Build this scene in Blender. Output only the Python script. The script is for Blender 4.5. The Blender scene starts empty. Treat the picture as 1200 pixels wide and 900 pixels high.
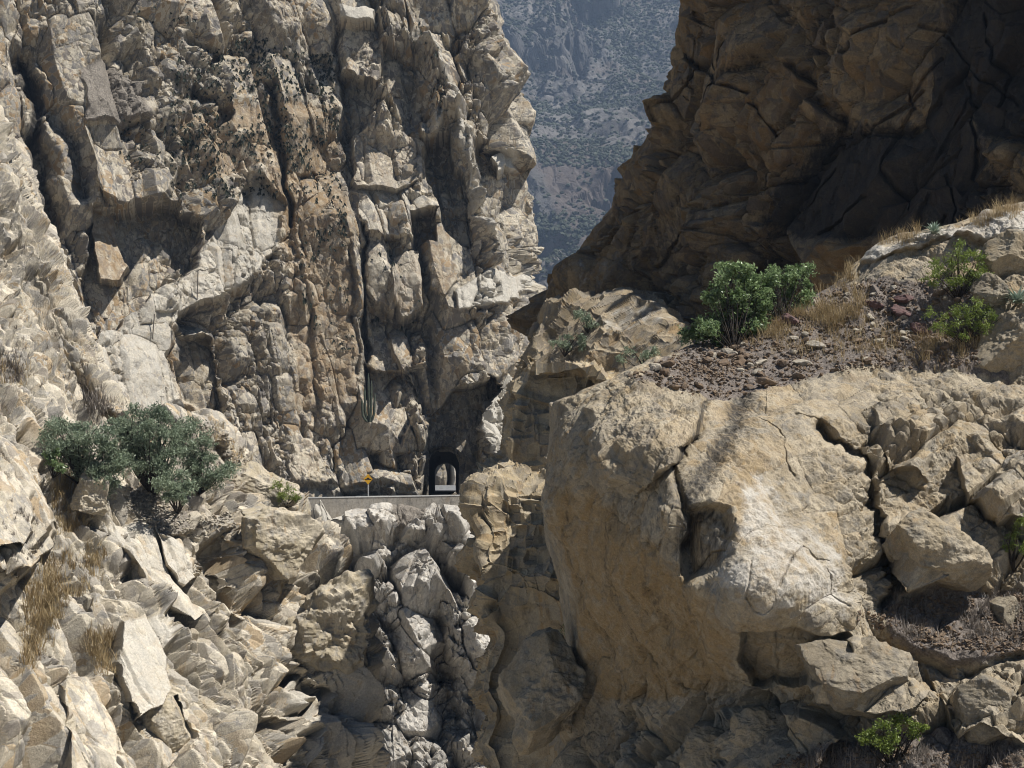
import bpy, math, random
import numpy as np
from mathutils import Vector
R = math.radians
scene = bpy.context.scene
COL = scene.collection
F32 = np.float32
FPX, HZ = 1667.0, 560.0          # a 50 mm lens seen as 1200 px; horizon row

def P(px, py, Y):
    return np.array(((px - 600.0) / FPX * Y, Y, (HZ - py) / FPX * Y))

def proj(V):
    return 600 + FPX * V[:, 0] / V[:, 1], HZ - FPX * V[:, 2] / V[:, 1]

# ------------------------------------------------------------------ noise
def _h(ix, iy, iz, seed):
    h = (ix.astype(np.uint32) * np.uint32(0x8da6b343)) ^ (iy.astype(np.uint32) * np.uint32(0xd8163841)) ^ (iz.astype(np.uint32) * np.uint32(0xcb1ab31f)) ^ np.uint32((seed * 0x9e3779b1) & 0xffffffff)
    h ^= h >> np.uint32(15); h *= np.uint32(0x2c1b3c6d); h ^= h >> np.uint32(12); h *= np.uint32(0x297a2d39); h ^= h >> np.uint32(15)
    return h

def _r(h, k):
    h = h * np.uint32((2654435761 * (2 * k + 1)) & 0xffffffff) + np.uint32(k * 7919 + 13)
    h ^= h >> np.uint32(13); h *= np.uint32(0x85ebca6b); h ^= h >> np.uint32(16)
    return (h & np.uint32(0xffff)).astype(F32) / F32(65535.0)

def vnoise(p, seed=0):
    i = np.floor(p).astype(np.int32); f = (p - i).astype(F32)
    u = f * f * f * (f * (f * 6 - 15) + 10)
    out = 0
    for dx in (0, 1):
        wx = u[:, 0] if dx else 1 - u[:, 0]
        for dy in (0, 1):
            wy = u[:, 1] if dy else 1 - u[:, 1]
            for dz in (0, 1):
                wz = u[:, 2] if dz else 1 - u[:, 2]
                h = _h(i[:, 0] + dx, i[:, 1] + dy, i[:, 2] + dz, seed)
                g = (_r(h, 1) - .5) * (f[:, 0] - dx) + (_r(h, 2) - .5) * (f[:, 1] - dy) + (_r(h, 3) - .5) * (f[:, 2] - dz)
                out = out + wx * wy * wz * g
    return out * 2.2

def fbm(p, scale, octv=4, seed=0, gain=.5, ridge=False):
    q = (np.asarray(p) / scale).astype(F32); a = 1.0; out = 0
    for k in range(octv):
        n = vnoise(q, seed + k * 17)
        if ridge: n = .5 - np.abs(n) * 2
        out = out + a * n
        a *= gain; q = q * 2.03 + 11.3
    return out

def planes(q, seed, tilt, bias, k):
    """highest of the flat-topped blocks standing on a jittered lattice, in units of their height"""
    i = np.floor(q - F32(.5)).astype(np.int32)
    n = len(q); best = np.full(n, -9, F32); nxt = np.full(n, -9, F32); hid = np.zeros(n, np.uint32)
    fr = (q - i).astype(F32)
    for dx in (0, 1):
        for dy in (0, 1):
            for dz in (0, 1):
                h = _h(i[:, 0] + dx, i[:, 1] + dy, i[:, 2] + dz, seed)
                x = fr[:, 0] - dx - .5 - (_r(h, 1) - .5) * .6; y = fr[:, 1] - dy - .5 - (_r(h, 2) - .5) * .6; z = fr[:, 2] - dz - .5 - (_r(h, 3) - .5) * .6
                d = np.maximum(np.maximum(np.abs(x), np.abs(y) * .9), np.abs(z)) * .75 + np.sqrt(x * x + y * y + z * z) * .25
                v = (_r(h, 4) * 2 - 1) * .8 + tilt * 2.0 * ((_r(h, 5) * 2 - 1) * x + (_r(h, 6) * 2 - 1) * y + ((_r(h, 7) * 2 - 1) * .8 - bias) * z) - k * np.maximum(d - .34 - .2 * _r(h, 8), 0)
                c = v > best
                nxt = np.where(c, best, np.maximum(nxt, v)); best = np.where(c, v, best); hid = np.where(c, h, hid)
    return best, nxt, hid

def sstep(a, b, x):
    t = np.clip((x - a) / (b - a), 0, 1)
    return t * t * (3 - 2 * t)

def blocks(p, rot, scale, seed, amp, tilt=1.0, bias=0.0, crack=.12, warp=.25, k=13.0):
    """jointed rock: tilted flat faces with steep sides, cut by their neighbours"""
    q = (p @ rot) / np.array(scale)
    w = np.stack([fbm(p, max(scale) * 1.1, 2, seed + 100 + j) for j in range(3)], 1) * warp * 1.5
    q = (q + w).astype(F32)
    v, v2, h = planes(q, seed, tilt, bias, k)
    e = sstep(0, .16, v - v2)
    return amp * (np.maximum(v, -1.9) - crack * (1 - e)), _r(h, 9), e

def rocky(V, levels, seed, bias=.4, het=(.4, 1.3), k=9.0, start=1.0, wp=.09):
    """nested joint blocks: (frame, size, height, tilt) from large to small; each block hands its own roughness to the smaller ones"""
    d = 0; tone = 0; rough = np.ones(len(V)) * start
    for j, (fr, size, amp, tilt) in enumerate(levels):
        b, t, e = blocks(V, fr, size, seed + j * 31, amp, tilt, bias, .18, wp, k)
        d = d + b * (rough if j else 1.0)
        r = (t * 7.13) % 1.0
        rough = rough * (het[0] + (het[1] - het[0]) * sstep(.25, .75, r))
        tone = tone + t * (.55, .3, .15, .1)[j]
    return d, np.clip(tone, 0, 1), np.clip(rough, 0, 1.5)

def rotm(ax, ay, az):
    from mathutils import Euler
    return np.array(Euler((R(ax), R(ay), R(az))).to_matrix()).T   # p @ this rotates p into the joint frame

def frame(long, normal):
    """joint frame: columns = across, out of the face, along the blocks"""
    a3 = np.array(long, float); a3 /= np.linalg.norm(a3)
    a2 = np.array(normal, float); a2 -= a3 * (a2 @ a3); a2 /= np.linalg.norm(a2)
    return np.stack((np.cross(a2, a3), a2, a3), 1)

# ------------------------------------------------------------------ patches
def cr(c, t):
    """Catmull-Rom along axis 0 of c at float params t"""
    n = len(c); i = np.clip(np.floor(t).astype(int), 0, n - 2); f = (t - i)[:, None, None]
    a, b = c[np.clip(i - 1, 0, n - 1)], c[i]
    d, e = c[i + 1], c[np.clip(i + 2, 0, n - 1)]
    return .5 * (2 * b + (d - a) * f + (2 * a - 5 * b + 4 * d - e) * f ** 2 + (3 * b - a - 3 * d + e) * f ** 3)

def params(C, axis, step, lo):
    pp = 600 + FPX * C[..., 0] / C[..., 1], HZ - FPX * C[..., 2] / C[..., 1]
    d = np.sqrt(np.diff(pp[0], axis=axis) ** 2 + np.diff(pp[1], axis=axis) ** 2)
    ym = np.moveaxis(np.moveaxis(C[..., 1], axis, 0)[:-1], 0, axis)
    wl = np.linalg.norm(np.diff(C, axis=axis), axis=2) * FPX / ym      # true length in pixels of its own distance
    d = np.maximum(d, np.minimum(wl * .55, 420)).mean(1 - axis)
    ts = []
    for k, L in enumerate(d):
        n = max(lo, int(L / step)); ts.append(k + np.arange(n) / n)
    ts.append(np.array([len(d) - 1e-6]))
    return np.concatenate(ts)

def resample(rows, step, lo=10):
    C = np.array([[P(*c) for c in r] for r in rows])
    tr, tc = params(C, 0, step, lo), params(C, 1, step, lo)
    A = cr(C, tr)
    B = cr(A.transpose(1, 0, 2), tc).transpose(1, 0, 2)
    return B

def grid_normals(G):
    du = np.gradient(G, axis=1); dv = np.gradient(G, axis=0)
    n = np.cross(du, dv); n /= np.linalg.norm(n, axis=2, keepdims=True) + 1e-9
    return n

def pdist(px, py, pts, closed=True):
    """distance to a polyline, and inside test"""
    n = len(pts); d = np.full(px.shape, 1e9); ins = np.zeros(px.shape, bool)
    for k in range(n if closed else n - 1):
        ax, ay = pts[k][:2]; bx, by = pts[(k + 1) % n][:2]
        ex, ey = bx - ax, by - ay
        t = np.clip(((px - ax) * ex + (py - ay) * ey) / (ex * ex + ey * ey + 1e-9), 0, 1)
        d = np.minimum(d, np.hypot(px - ax - t * ex, py - ay - t * ey))
        if closed:
            c = ((ay > py) != (by > py)) & (px < ex * (py - ay) / (ey if ey else 1e-9) + ax)
            ins ^= c
    return (np.where(ins, d, -d) if closed else d)

class Relief:
    """carved and raised forms of one rock face, given on its front"""
    def __init__(self): self.items = []
    def poly(self, pts, d, gx=0, gy=0, soft=3, rough=None, mk=None, warp=1.0):
        self.items.append(('poly', pts, d, gx, gy, soft, rough, mk, warp)); return self
    def line(self, pts, d, w, mk=None, warp=1.0):
        self.items.append(('line', pts, d, w, mk, warp)); return self
    def eval(self, px, py, wx, wy):
        rel = np.zeros(px.shape); rough = np.ones(px.shape); mk = np.zeros((len(px), 4))
        for it in self.items:
            pts = it[1]; xs = [p[0] for p in pts]; ys = [p[1] for p in pts]; m = 30
            sel = np.where((px > min(xs) - m) & (px < max(xs) + m) & (py > min(ys) - m) & (py < max(ys) + m))[0]
            if not len(sel): continue
            wp = it[-1]
            x, y = px[sel] + wx[sel] * wp, py[sel] + wy[sel] * wp
            if it[0] == 'poly':
                _, _, d, gx, gy, soft, rg, m4, _ = it
                s = pdist(x, y, pts); w = sstep(-soft * .5, soft * .5, s)
                cx, cy = sum(xs) / len(xs), sum(ys) / len(ys)
                rel[sel] += w * (d + gx * (x - cx) + gy * (y - cy))
                if rg is not None: rough[sel] *= 1 + (rg - 1) * w
            else:
                _, _, d, wd, m4, _ = it
                s = pdist(x, y, pts, False); w = np.exp(-(s / wd) ** 2)
                rel[sel] += w * d
            if m4 is not None:
                for k in range(4):
                    if m4[k]: mk[sel, k] = np.maximum(mk[sel, k], w * m4[k])
        return rel, rough, mk

SURF = {}
def link(o, parent=None):
    COL.objects.link(o)
    if parent is not None: o.parent = parent
    return o

def tag(o, label=None, cat=None, group=None, kind=None):
    if label: o['label'] = label
    if cat: o['category'] = cat
    if group: o['group'] = group
    if kind: o['kind'] = kind
    return o

def mesh_np(name, V, Fc, mat, parent=None, smooth=False, tone=None, mk=None):
    me = bpy.data.meshes.new(name)
    V = np.asarray(V, F32); Fc = np.asarray(Fc, np.int32)
    k = Fc.shape[1]
    me.vertices.add(len(V)); me.vertices.foreach_set('co', V.ravel())
    me.loops.add(Fc.size); me.loops.foreach_set('vertex_index', Fc.ravel())
    me.polygons.add(len(Fc)); me.polygons.foreach_set('loop_start', np.arange(0, Fc.size, k, dtype=np.int32))
    me.polygons.foreach_set('use_smooth', np.full(len(Fc), smooth))
    if tone is not None:
        a = me.attributes.new('tone', 'FLOAT', 'POINT'); a.data.foreach_set('value', np.asarray(tone, F32))
    if mk is not None:
        a = me.attributes.new('mk', 'FLOAT_COLOR', 'POINT'); a.data.foreach_set('color', np.asarray(mk, F32).ravel())
    me.update(calc_edges=True)
    if mat: me.materials.append(mat)
    return link(bpy.data.objects.new(name, me), parent)

def patch(name, rows, step, relief, detail, mat, seed, warp_px=4.0, warp_sc=3.0, hole=None, smooth=False, flip=False, post=None):
    G = resample(rows, step)
    nr, nc = G.shape[:2]
    N = grid_normals(G)
    V = G.reshape(-1, 3); N = N.reshape(-1, 3)
    view = V / np.linalg.norm(V, axis=1, keepdims=True)
    if np.median((N * view).sum(1)) > 0: N = -N
    facing = sstep(-.05, .25, -(N * view).sum(1))
    px, py = proj(V)
    wx = fbm(V, warp_sc, 3, seed + 1) * warp_px * 2; wy = fbm(V, warp_sc, 3, seed + 2) * warp_px * 2
    rel, rough, mk = relief.eval(px, py, wx, wy)
    rel = rel * facing
    D, tone = detail(V, px, py)
    disp = rel + D * rough * (.4 + .6 * facing)
    hv = view * np.array((1, 1, 0)); hv /= np.linalg.norm(hv, axis=1, keepdims=True)
    V2 = V + N * (disp - rel)[:, None] - hv * rel[:, None]
    if post: V2, mk = post(V2, px, py, mk)
    idx = np.arange(nr * nc).reshape(nr, nc)
    Fc = np.stack((idx[:-1, :-1], idx[1:, :-1], idx[1:, 1:], idx[:-1, 1:]), -1).reshape(-1, 4)
    if flip: Fc = Fc[:, ::-1]
    if hole is not None:
        c = V2[Fc].mean(1); hx, hy = proj(c)
        inside = hole(hx, hy, c)
        Fc = Fc[~inside]
    o = mesh_np(name, V2, Fc, mat, smooth=smooth, tone=tone, mk=mk)
    qx, qy = proj(V2)
    SURF[name] = (V2, qx, qy, facing)
    return o

FRONT = {}
def front(name, cell=1.6):
    if name not in FRONT:
        V, qx, qy, fc = SURF[name]
        ok = np.where((qx > -60) & (qx < 1260) & (qy > -60) & (qy < 960))[0]
        key = (qx[ok] / cell + 50).astype(np.int64) * 4096 + (qy[ok] / cell + 50).astype(np.int64)
        o = np.lexsort((V[ok, 1], key)); k = key[o]
        first = np.concatenate(([True], k[1:] != k[:-1]))
        FRONT[name] = ok[o[first]]
    return FRONT[name]

def hit(name, px, py, r=2.0):
    V, qx, qy, fc = SURF[name]
    d = (qx - px) ** 2 + (qy - py) ** 2
    near = np.where(d < r * r)[0]
    if not len(near): near = np.argsort(d)[:3]
    return V[near[np.argmin(V[near, 1])]].copy()

# ------------------------------------------------------------------ materials
def nodes_of(name):
    m = bpy.data.materials.new(name); m.use_nodes = True
    nt = m.node_tree; b = nt.nodes['Principled BSDF']
    return m, nt, b
def nd(nt, t, **kw):
    n = nt.nodes.new(t)
    for k, v in kw.items():
        if isinstance(k, str) and hasattr(n, k): setattr(n, k, v)
    return n
def noise(nt, vec, scale, detail=4, rough=.55, dist=0.0):
    n = nd(nt, 'ShaderNodeTexNoise'); n.inputs['Scale'].default_value = scale; n.inputs['Detail'].default_value = detail
    n.inputs['Roughness'].default_value = rough; n.inputs['Distortion'].default_value = dist
    nt.links.new(vec, n.inputs['Vector']); return n.outputs['Fac']
def ramp(nt, fac, a, b):
    n = nd(nt, 'ShaderNodeMapRange'); n.interpolation_type = 'SMOOTHSTEP'
    n.inputs['From Min'].default_value = a; n.inputs['From Max'].default_value = b
    nt.links.new(fac, n.inputs['Value']); return n.outputs['Result']
def mixc(nt, fac, a, b, blend='MIX'):
    n = nd(nt, 'ShaderNodeMix'); n.data_type = 'RGBA'; n.blend_type = blend
    def put(sock, v):
        if isinstance(v, (tuple, list)): sock.default_value = (*v, 1)[:4]
        elif isinstance(v, (int, float)): sock.default_value = v
        else: nt.links.new(v, sock)
    put(n.inputs[0], fac); put(n.inputs[6], a); put(n.inputs[7], b)
    return n.outputs[2]
def mth(nt, op, a, b=None):
    n = nd(nt, 'ShaderNodeMath'); n.operation = op
    for s, v in zip(n.inputs, (a, b)):
        if v is None: continue
        if isinstance(v, (int, float)): s.default_value = v
        else: nt.links.new(v, s)
    return n.outputs[0]

def rock_mat(name, light, mid, grey, dark, orange, sc, streak=.4, bump=.3, pale=(.62, .59, .52), scree=(.20, .18, .155), varnish_shade=(.03, .03, .032), dist=.15, tonev=.35, attrs=True, hue=.6):
    """sc: size in metres of the main colour patches"""
    m, nt, b = nodes_of(name)
    tc = nd(nt, 'ShaderNodeTexCoord').outputs['Object']
    mp = nd(nt, 'ShaderNodeMapping'); mp.inputs['Scale'].default_value = (1, 1, .28)
    nt.links.new(tc, mp.inputs['Vector']); st = mp.outputs['Vector']
    n1 = noise(nt, tc, .5 / sc, 6, .6, .4); n2 = noise(nt, tc, 1.6 / sc, 6, .65); n3 = noise(nt, tc, 9 / sc, 5, .7)
    s1 = noise(nt, st, 1.6 / sc, 6, .65, .5); s2 = noise(nt, st, 4.5 / sc, 5, .65)
    c = mixc(nt, ramp(nt, n1, .38, .62), mid, light)
    c = mixc(nt, ramp(nt, n2, .45, .7), c, grey)
    c = mixc(nt, mth(nt, 'MULTIPLY', ramp(nt, s1, .56, .72), .75), c, orange)
    c = mixc(nt, mth(nt, 'MULTIPLY', ramp(nt, s2, .52, .75), streak), c, dark)
    if attrs:
        at = nd(nt, 'ShaderNodeAttribute'); at.attribute_name = 'tone'
        tf = mth(nt, 'ADD', mth(nt, 'MULTIPLY', at.outputs['Fac'], tonev), 1 - tonev * .5)
        g = nd(nt, 'ShaderNodeCombineColor')
        for k in range(3): nt.links.new(tf, g.inputs[k])
        c = mixc(nt, 1.0, c, g.outputs[0], 'MULTIPLY')
        f1 = mth(nt, 'FRACT', mth(nt, 'MULTIPLY', at.outputs['Fac'], 5.3)); f2 = mth(nt, 'FRACT', mth(nt, 'MULTIPLY', at.outputs['Fac'], 11.7)); f3 = mth(nt, 'FRACT', mth(nt, 'MULTIPLY', at.outputs['Fac'], 8.1))
        lump = ramp(nt, noise(nt, tc, .22 / sc, 3, .5), .42, .58)
        c = mixc(nt, mth(nt, 'MULTIPLY', mth(nt, 'MULTIPLY', ramp(nt, f1, .5, .75), hue), mth(nt, 'ADD', mth(nt, 'MULTIPLY', lump, .8), .2)), c, orange)
        c = mixc(nt, mth(nt, 'MULTIPLY', ramp(nt, f2, .62, .8), hue), c, light)
        c = mixc(nt, mth(nt, 'MULTIPLY', ramp(nt, f3, .6, .8), hue), c, grey)
        am = nd(nt, 'ShaderNodeAttribute'); am.attribute_name = 'mk'
        sp = nd(nt, 'ShaderNodeSeparateColor'); nt.links.new(am.outputs['Color'], sp.inputs[0])
        def eat(mask, fac_noise, lo=.25): # a mask whose rim is broken up by noise
            return ramp(nt, mth(nt, 'ADD', mask, mth(nt, 'SUBTRACT', fac_noise, .5)), lo, lo + .45)
        c = mixc(nt, mth(nt, 'MULTIPLY', eat(sp.outputs[0], n2), .85), c, pale)
        c = mixc(nt, mth(nt, 'MULTIPLY', eat(am.outputs['Alpha'], n2), .8), c, orange)
        c = mixc(nt, mth(nt, 'MULTIPLY', eat(sp.outputs[1], s2), .85), c, varnish_shade)  # dark rock stain, and shade painted into recesses
        gr = mixc(nt, ramp(nt, n3, .35, .7), scree, tuple(v * 1.7 for v in scree))
        c = mixc(nt, eat(sp.outputs[2], n2), c, gr)
    # fine grain and speckle
    n4 = noise(nt, tc, 30 / sc, 4, .75)
    sp2 = mixc(nt, ramp(nt, n4, .3, .72), (.62, .61, .6), (1.22, 1.2, 1.16))
    c = mixc(nt, .8, c, sp2, 'MULTIPLY')
    sp3 = mixc(nt, ramp(nt, n3, .3, .75), (.75, .74, .73), (1.12, 1.11, 1.1))
    c = mixc(nt, .8, c, sp3, 'MULTIPLY')
    nt.links.new(c, b.inputs['Base Color'])
    b.inputs['Roughness'].default_value = .9
    b.inputs['Specular IOR Level'].default_value = .2
    bm = nd(nt, 'ShaderNodeBump'); bm.inputs['Strength'].default_value = bump; bm.inputs['Distance'].default_value = dist
    rg = nd(nt, 'ShaderNodeTexNoise'); rg.noise_type = 'RIDGED_MULTIFRACTAL'; rg.inputs['Scale'].default_value = 2.6 / sc; rg.inputs['Detail'].default_value = 6; rg.inputs['Roughness'].default_value = .6
    nt.links.new(tc, rg.inputs['Vector'])
    hh = mth(nt, 'SUBTRACT', mth(nt, 'ADD', mth(nt, 'MULTIPLY', n3, .8), mth(nt, 'MULTIPLY', n4, .3)), mth(nt, 'MULTIPLY', rg.outputs['Fac'], .5))
    nt.links.new(hh, bm.inputs['Height']); nt.links.new(bm.outputs[0], b.inputs['Normal'])
    return m

def plain_mat(name, c1, c2, scale, rough=.8, spec=.2, bump=0, trans=0):
    m, nt, b = nodes_of(name)
    tc = nd(nt, 'ShaderNodeTexCoord').outputs['Object']
    n1 = noise(nt, tc, scale, 5, .6)
    nt.links.new(mixc(nt, ramp(nt, n1, .3, .7), c1, c2), b.inputs['Base Color'])
    b.inputs['Roughness'].default_value = rough; b.inputs['Specular IOR Level'].default_value = spec
    if bump:
        bm = nd(nt, 'ShaderNodeBump'); bm.inputs['Strength'].default_value = bump; bm.inputs['Distance'].default_value = .05
        nt.links.new(n1, bm.inputs['Height']); nt.links.new(bm.outputs[0], b.inputs['Normal'])
    return m

def leaf_mat(name, c1, c2, trans=.25, gloss=.45):
    m, nt, b = nodes_of(name)
    at = nd(nt, 'ShaderNodeAttribute'); at.attribute_name = 'tone'
    c = mixc(nt, at.outputs['Fac'], c1, c2)
    nt.links.new(c, b.inputs['Base Color']); b.inputs['Roughness'].default_value = gloss
    b.inputs['Specular IOR Level'].default_value = .35
    t = nd(nt, 'ShaderNodeBsdfTranslucent'); nt.links.new(c, t.inputs['Color'])
    mx = nd(nt, 'ShaderNodeMixShader'); mx.inputs[0].default_value = trans
    nt.links.new(b.outputs[0], mx.inputs[1]); nt.links.new(t.outputs[0], mx.inputs[2])
    nt.links.new(mx.outputs[0], nt.nodes['Material Output'].inputs['Surface'])
    return m

M = {}
M['wall'] = rock_mat('back_cliff_rock', (.62, .565, .46), (.38, .33, .245), (.215, .207, .20), (.04, .039, .039), (.36, .255, .145), 1.7, streak=.85, bump=.7, dist=.25, tonev=.8, hue=.8)
M['gorge'] = rock_mat('gorge_rock', (.68, .65, .59), (.52, .49, .44), (.32, .31, .295), (.09, .085, .08), (.44, .37, .28), 1.4, streak=.35, bump=.6, dist=.2, tonev=.7)
M['slope'] = rock_mat('pale_slope_rock', (.68, .62, .51), (.50, .45, .35), (.34, .325, .30), (.12, .105, .085), (.46, .34, .20), 1.0, streak=.55, bump=.55, dist=.1, tonev=.65, hue=.7)
M['spur'] = rock_mat('tan_boulder_rock', (.50, .42, .29), (.36, .295, .19), (.29, .265, .22), (.075, .063, .05), (.38, .26, .13), .8, streak=.5, bump=.5, dist=.05, tonev=.5)
M['face'] = rock_mat('foreground_rock', (.46, .40, .30), (.33, .275, .19), (.25, .23, .195), (.065, .056, .046), (.34, .24, .12), .55, streak=.55, bump=.8, dist=.035, pale=(.57, .54, .485), scree=(.15, .13, .115), tonev=.5, hue=.4)
M['knoll'] = rock_mat('knoll_rock', (.40, .335, .235), (.28, .225, .145), (.20, .185, .16), (.05, .045, .04), (.30, .20, .095), .9, streak=.6, bump=.7, dist=.07, tonev=.6)
M['shade'] = rock_mat('brown_cliff_rock', (.30, .235, .15), (.19, .14, .083), (.125, .115, .105), (.028, .026, .025), (.24, .145, .06), 1.1, streak=.7, bump=.8, dist=.14, tonev=.6, varnish_shade=(.02, .021, .024))
M['hill'] = rock_mat('mountain_rock', (.22, .21, .20), (.135, .127, .115), (.105, .104, .104), (.045, .044, .044), (.14, .115, .10), 26, streak=.5, bump=.6, dist=3)
M['concrete'] = rock_mat('weathered_concrete', (.46, .43, .38), (.38, .35, .30), (.30, .285, .26), (.12, .11, .10), (.36, .30, .23), 2.2, streak=.7, attrs=False, bump=.25, dist=.03)
M['pale_concrete'] = plain_mat('pale_concrete', (.62, .61, .58), (.74, .73, .70), 1.3)
M['asphalt'] = plain_mat('asphalt', (.045, .045, .047), (.065, .063, .06), 1.5)
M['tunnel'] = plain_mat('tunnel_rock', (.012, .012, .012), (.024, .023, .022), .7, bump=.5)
M['yellow'] = plain_mat('sign_yellow', (.64, .34, .012), (.58, .30, .012), 3, rough=.45, spec=.4)
M['black'] = plain_mat('sign_black', (.012, .012, .012), (.02, .02, .02), 3)
M['post'] = plain_mat('post_paint', (.62, .60, .57), (.70, .69, .66), 3)
M['pole'] = plain_mat('weathered_pole', (.10, .085, .07), (.17, .15, .13), 2)
M['ground'] = plain_mat('valley_floor', (.20, .18, .15), (.30, .27, .23), .05)

# ------------------------------------------------------------------ back cliff
RotA = rotm(8, 12, 25)
def detA(V, px, py):
    lv = [(frame((-.14, 0, 1), (.49, -.87, 0)), (5.5, 9, 13), 1.8, 1.2), (frame((-.2, .1, 1), (.35, -.9, .1)), (2.7, 4, 5.4), 1.05, 1.3),
          (frame((.3, .1, 1), (.6, -.8, 0)), (1.15, 1.8, 2.1), .48, 1.2), (frame((-.5, .1, 1), (.4, -.8, .3)), (.55, .8, .9), .22, 1.2)]
    right = sstep(390, 430, px)
    d, t, r = rocky(V, lv, 11, .45, (.25, 1.2))
    spl = fbm(V @ frame((-.2, 0, 1), (.49, -.87, 0)) * np.array((1, 1, .22)), 1.1, 3, 17, ridge=True)
    return fbm(V, 26, 3, 15) * 2.2 + d * (.8 + .35 * right) + spl * .1 * (.4 + r) + fbm(V, .5, 2, 18) * .05, t

sil = {-200: 585, -100: 590, 0: 597, 100: 620, 200: 631, 300: 629, 400: 618, 500: 640, 580: 660, 660: 660}
rowsA = []
for py, s in sil.items():
    lean = (600 - py) * .022; sh = 24 if py < 250 else (20 if py < 350 else 6)
    base = [(-160, 150), (0, 160), (100, 166), (200, 174), (300, 182), (420, 187), (500, 189), (570, 190.5)]
    r = [(x, py, y + lean) for x, y in base] + [(s - sh, py, 200 + lean), (s - sh, py, 225 + lean), (s - sh - 6, py, 255 + lean)]
    rowsA.append(r)
rowsA.insert(0, [(x, p + 5, y + 80) for x, p, y in rowsA[0]])

RA = Relief()
PALE = (1, 0, 0, 0); DARK = (0, .9, 0, 0); SCR = (0, 0, 1, 0); ORG = (0, 0, 0, .5)
# big sloping ramp, pale
RA.poly([(303, 212), (330, 240), (322, 300), (285, 330), (262, 345), (215, 372), (203, 400), (204, 500), (150, 500), (100, 455), (100, 410), (150, 378), (190, 340), (228, 318), (240, 290), (275, 240)], 3.4, -.008, .034, 5, .42, (.55, 0, 0, 0), 1.5)
RA.poly([(106, 246), (135, 241), (205, 240), (226, 262), (228, 312), (192, 322), (182, 350), (150, 372), (125, 388), (106, 402), (100, 330)], -4.5, .01, .02, 3, .35, (0, .15, 0, 0))  # roofed hollow, a little of its shade painted in
RA.poly([(104, 246), (130, 242), (150, 310), (145, 328), (116, 330)], 4.0, -.02, .02, 3, .4, (0, 0, 0, .5))
RA.poly([(212, 392), (250, 400), (258, 440), (252, 490), (225, 492), (212, 470)], -4.5, .02, 0, 3, .4, (0, .2, 0, 0))  # recess beside the fin, faintly darkened with painted shade
RA.line([(207, 378), (206, 420), (205, 470), (222, 488)], 1.3, 3.5, ORG)
# deep gullies on the left, their shade painted in as dark colour
RA.line([(30, 60), (48, 110), (38, 160)], -4, 9, DARK)
RA.line([(45, 175), (55, 220), (62, 280), (85, 350)], -6, 11, (0, .3, 0, 0))
RA.line([(62, 130), (85, 175), (92, 235)], -3.5, 8, (0, .4, 0, 0))
RA.poly([(92, 85), (130, 60), (165, 100), (178, 135), (150, 150), (100, 145)], 1.5, 0, .04, 8, .6, SCR)
RA.poly([(95, 140), (130, 150), (165, 165), (205, 215), (190, 240), (140, 240), (105, 225)], 2.5, 0, .03, 5, .8)
# gashes in the middle wall, some with shade painted into the colour
RA.line([(316, 100), (321, 150), (332, 200), (341, 262)], -3.2, 4, (0, .4, 0, 0))
RA.line([(226, 103), (246, 124), (262, 142)], -2.5, 4.5, (0, .4, 0, 0))
RA.line([(214, 48), (232, 58), (250, 70)], -2.5, 4.5)
RA.line([(398, 40), (402, 120), (413, 160)], -2, 5, (0, .4, 0, 0))
RA.line([(404, 290), (414, 380), (418, 440)], -1, 3)
RA.line([(340, 270), (352, 330), (366, 420), (370, 500)], -.8, 4)
RA.poly([(205, 130), (395, 120), (412, 300), (425, 470), (345, 480), (330, 300), (300, 200), (215, 225)], 0, 0, 0, 20, .7, (0, 0, 0, .5))
# the roofed block and the slabs below it
RA.poly([(395, 18), (440, 20), (438, 36), (397, 36)], 3.5, 0, .03, 3, .5, (.7, 0, 0, 0))
RA.poly([(398, 36), (445, 36), (447, 96), (440, 107), (402, 88)], 1.2, -.03, .045, 3, .35, (0, .1, 0, 0))
RA.poly([(401, 90), (441, 107), (430, 150), (414, 150)], -2.4, 0, .02, 3, .3)
RA.poly([(447, 55), (480, 70), (495, 120), (500, 155), (470, 150), (445, 100)], -2.2, .02, .012, 3, .3, (0, .15, 0, 0))
RA.poly([(416, 160), (448, 140), (470, 160), (495, 165), (492, 212), (460, 228), (418, 222)], 1.5, -.01, .015, 3, .45, (.35, 0, 0, .35))
RA.poly([(490, 138), (522, 142), (512, 158), (490, 160)], 3.0, -.02, .06, 5, .6, (.4, 0, 0, 0))
RA.poly([(497, 160), (528, 158), (540, 200), (560, 250), (552, 285), (520, 270), (500, 215)], -5.5, .02, .015, 3, .4, (0, .15, 0, 0))  # dark hollow, part of its shade painted into the rock
RA.poly([(556, 165), (600, 175), (612, 220), (612, 285), (590, 300), (572, 250)], -5.5, .02, .01, 3, .4, (0, .2, 0, 0))  # second hollow, shade painted in the same way
RA.line([(480, 40), (515, 75), (540, 140), (560, 210), (572, 275)], 2.6, 9, (.55, 0, 0, 0))
RA.line([(560, 60), (590, 110), (610, 160)], 1.5, 8)
RA.poly([(575, 180), (600, 172), (603, 196), (582, 198)], 4.5, 0, .02, 3, .4, (.8, 0, 0, 0))
RA.poly([(415, 222), (470, 214), (512, 250), (480, 252), (478, 280), (420, 278)], 1.8, .01, .03, 3, .5, (.4, 0, 0, 0))
RA.poly([(480, 248), (510, 252), (512, 285), (482, 282)], -3.5, 0, .02, 3, .4)
RA.poly([(424, 280), (452, 282), (470, 325), (462, 358), (440, 350), (424, 330)], 1.2, .01, .025, 3, .4, (.2, 0, 0, .3))
RA.poly([(462, 300), (490, 292), (497, 360), (470, 372), (458, 340)], 1.6, .02, .02, 3, .3, (.5, 0, 0, .4))
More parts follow.
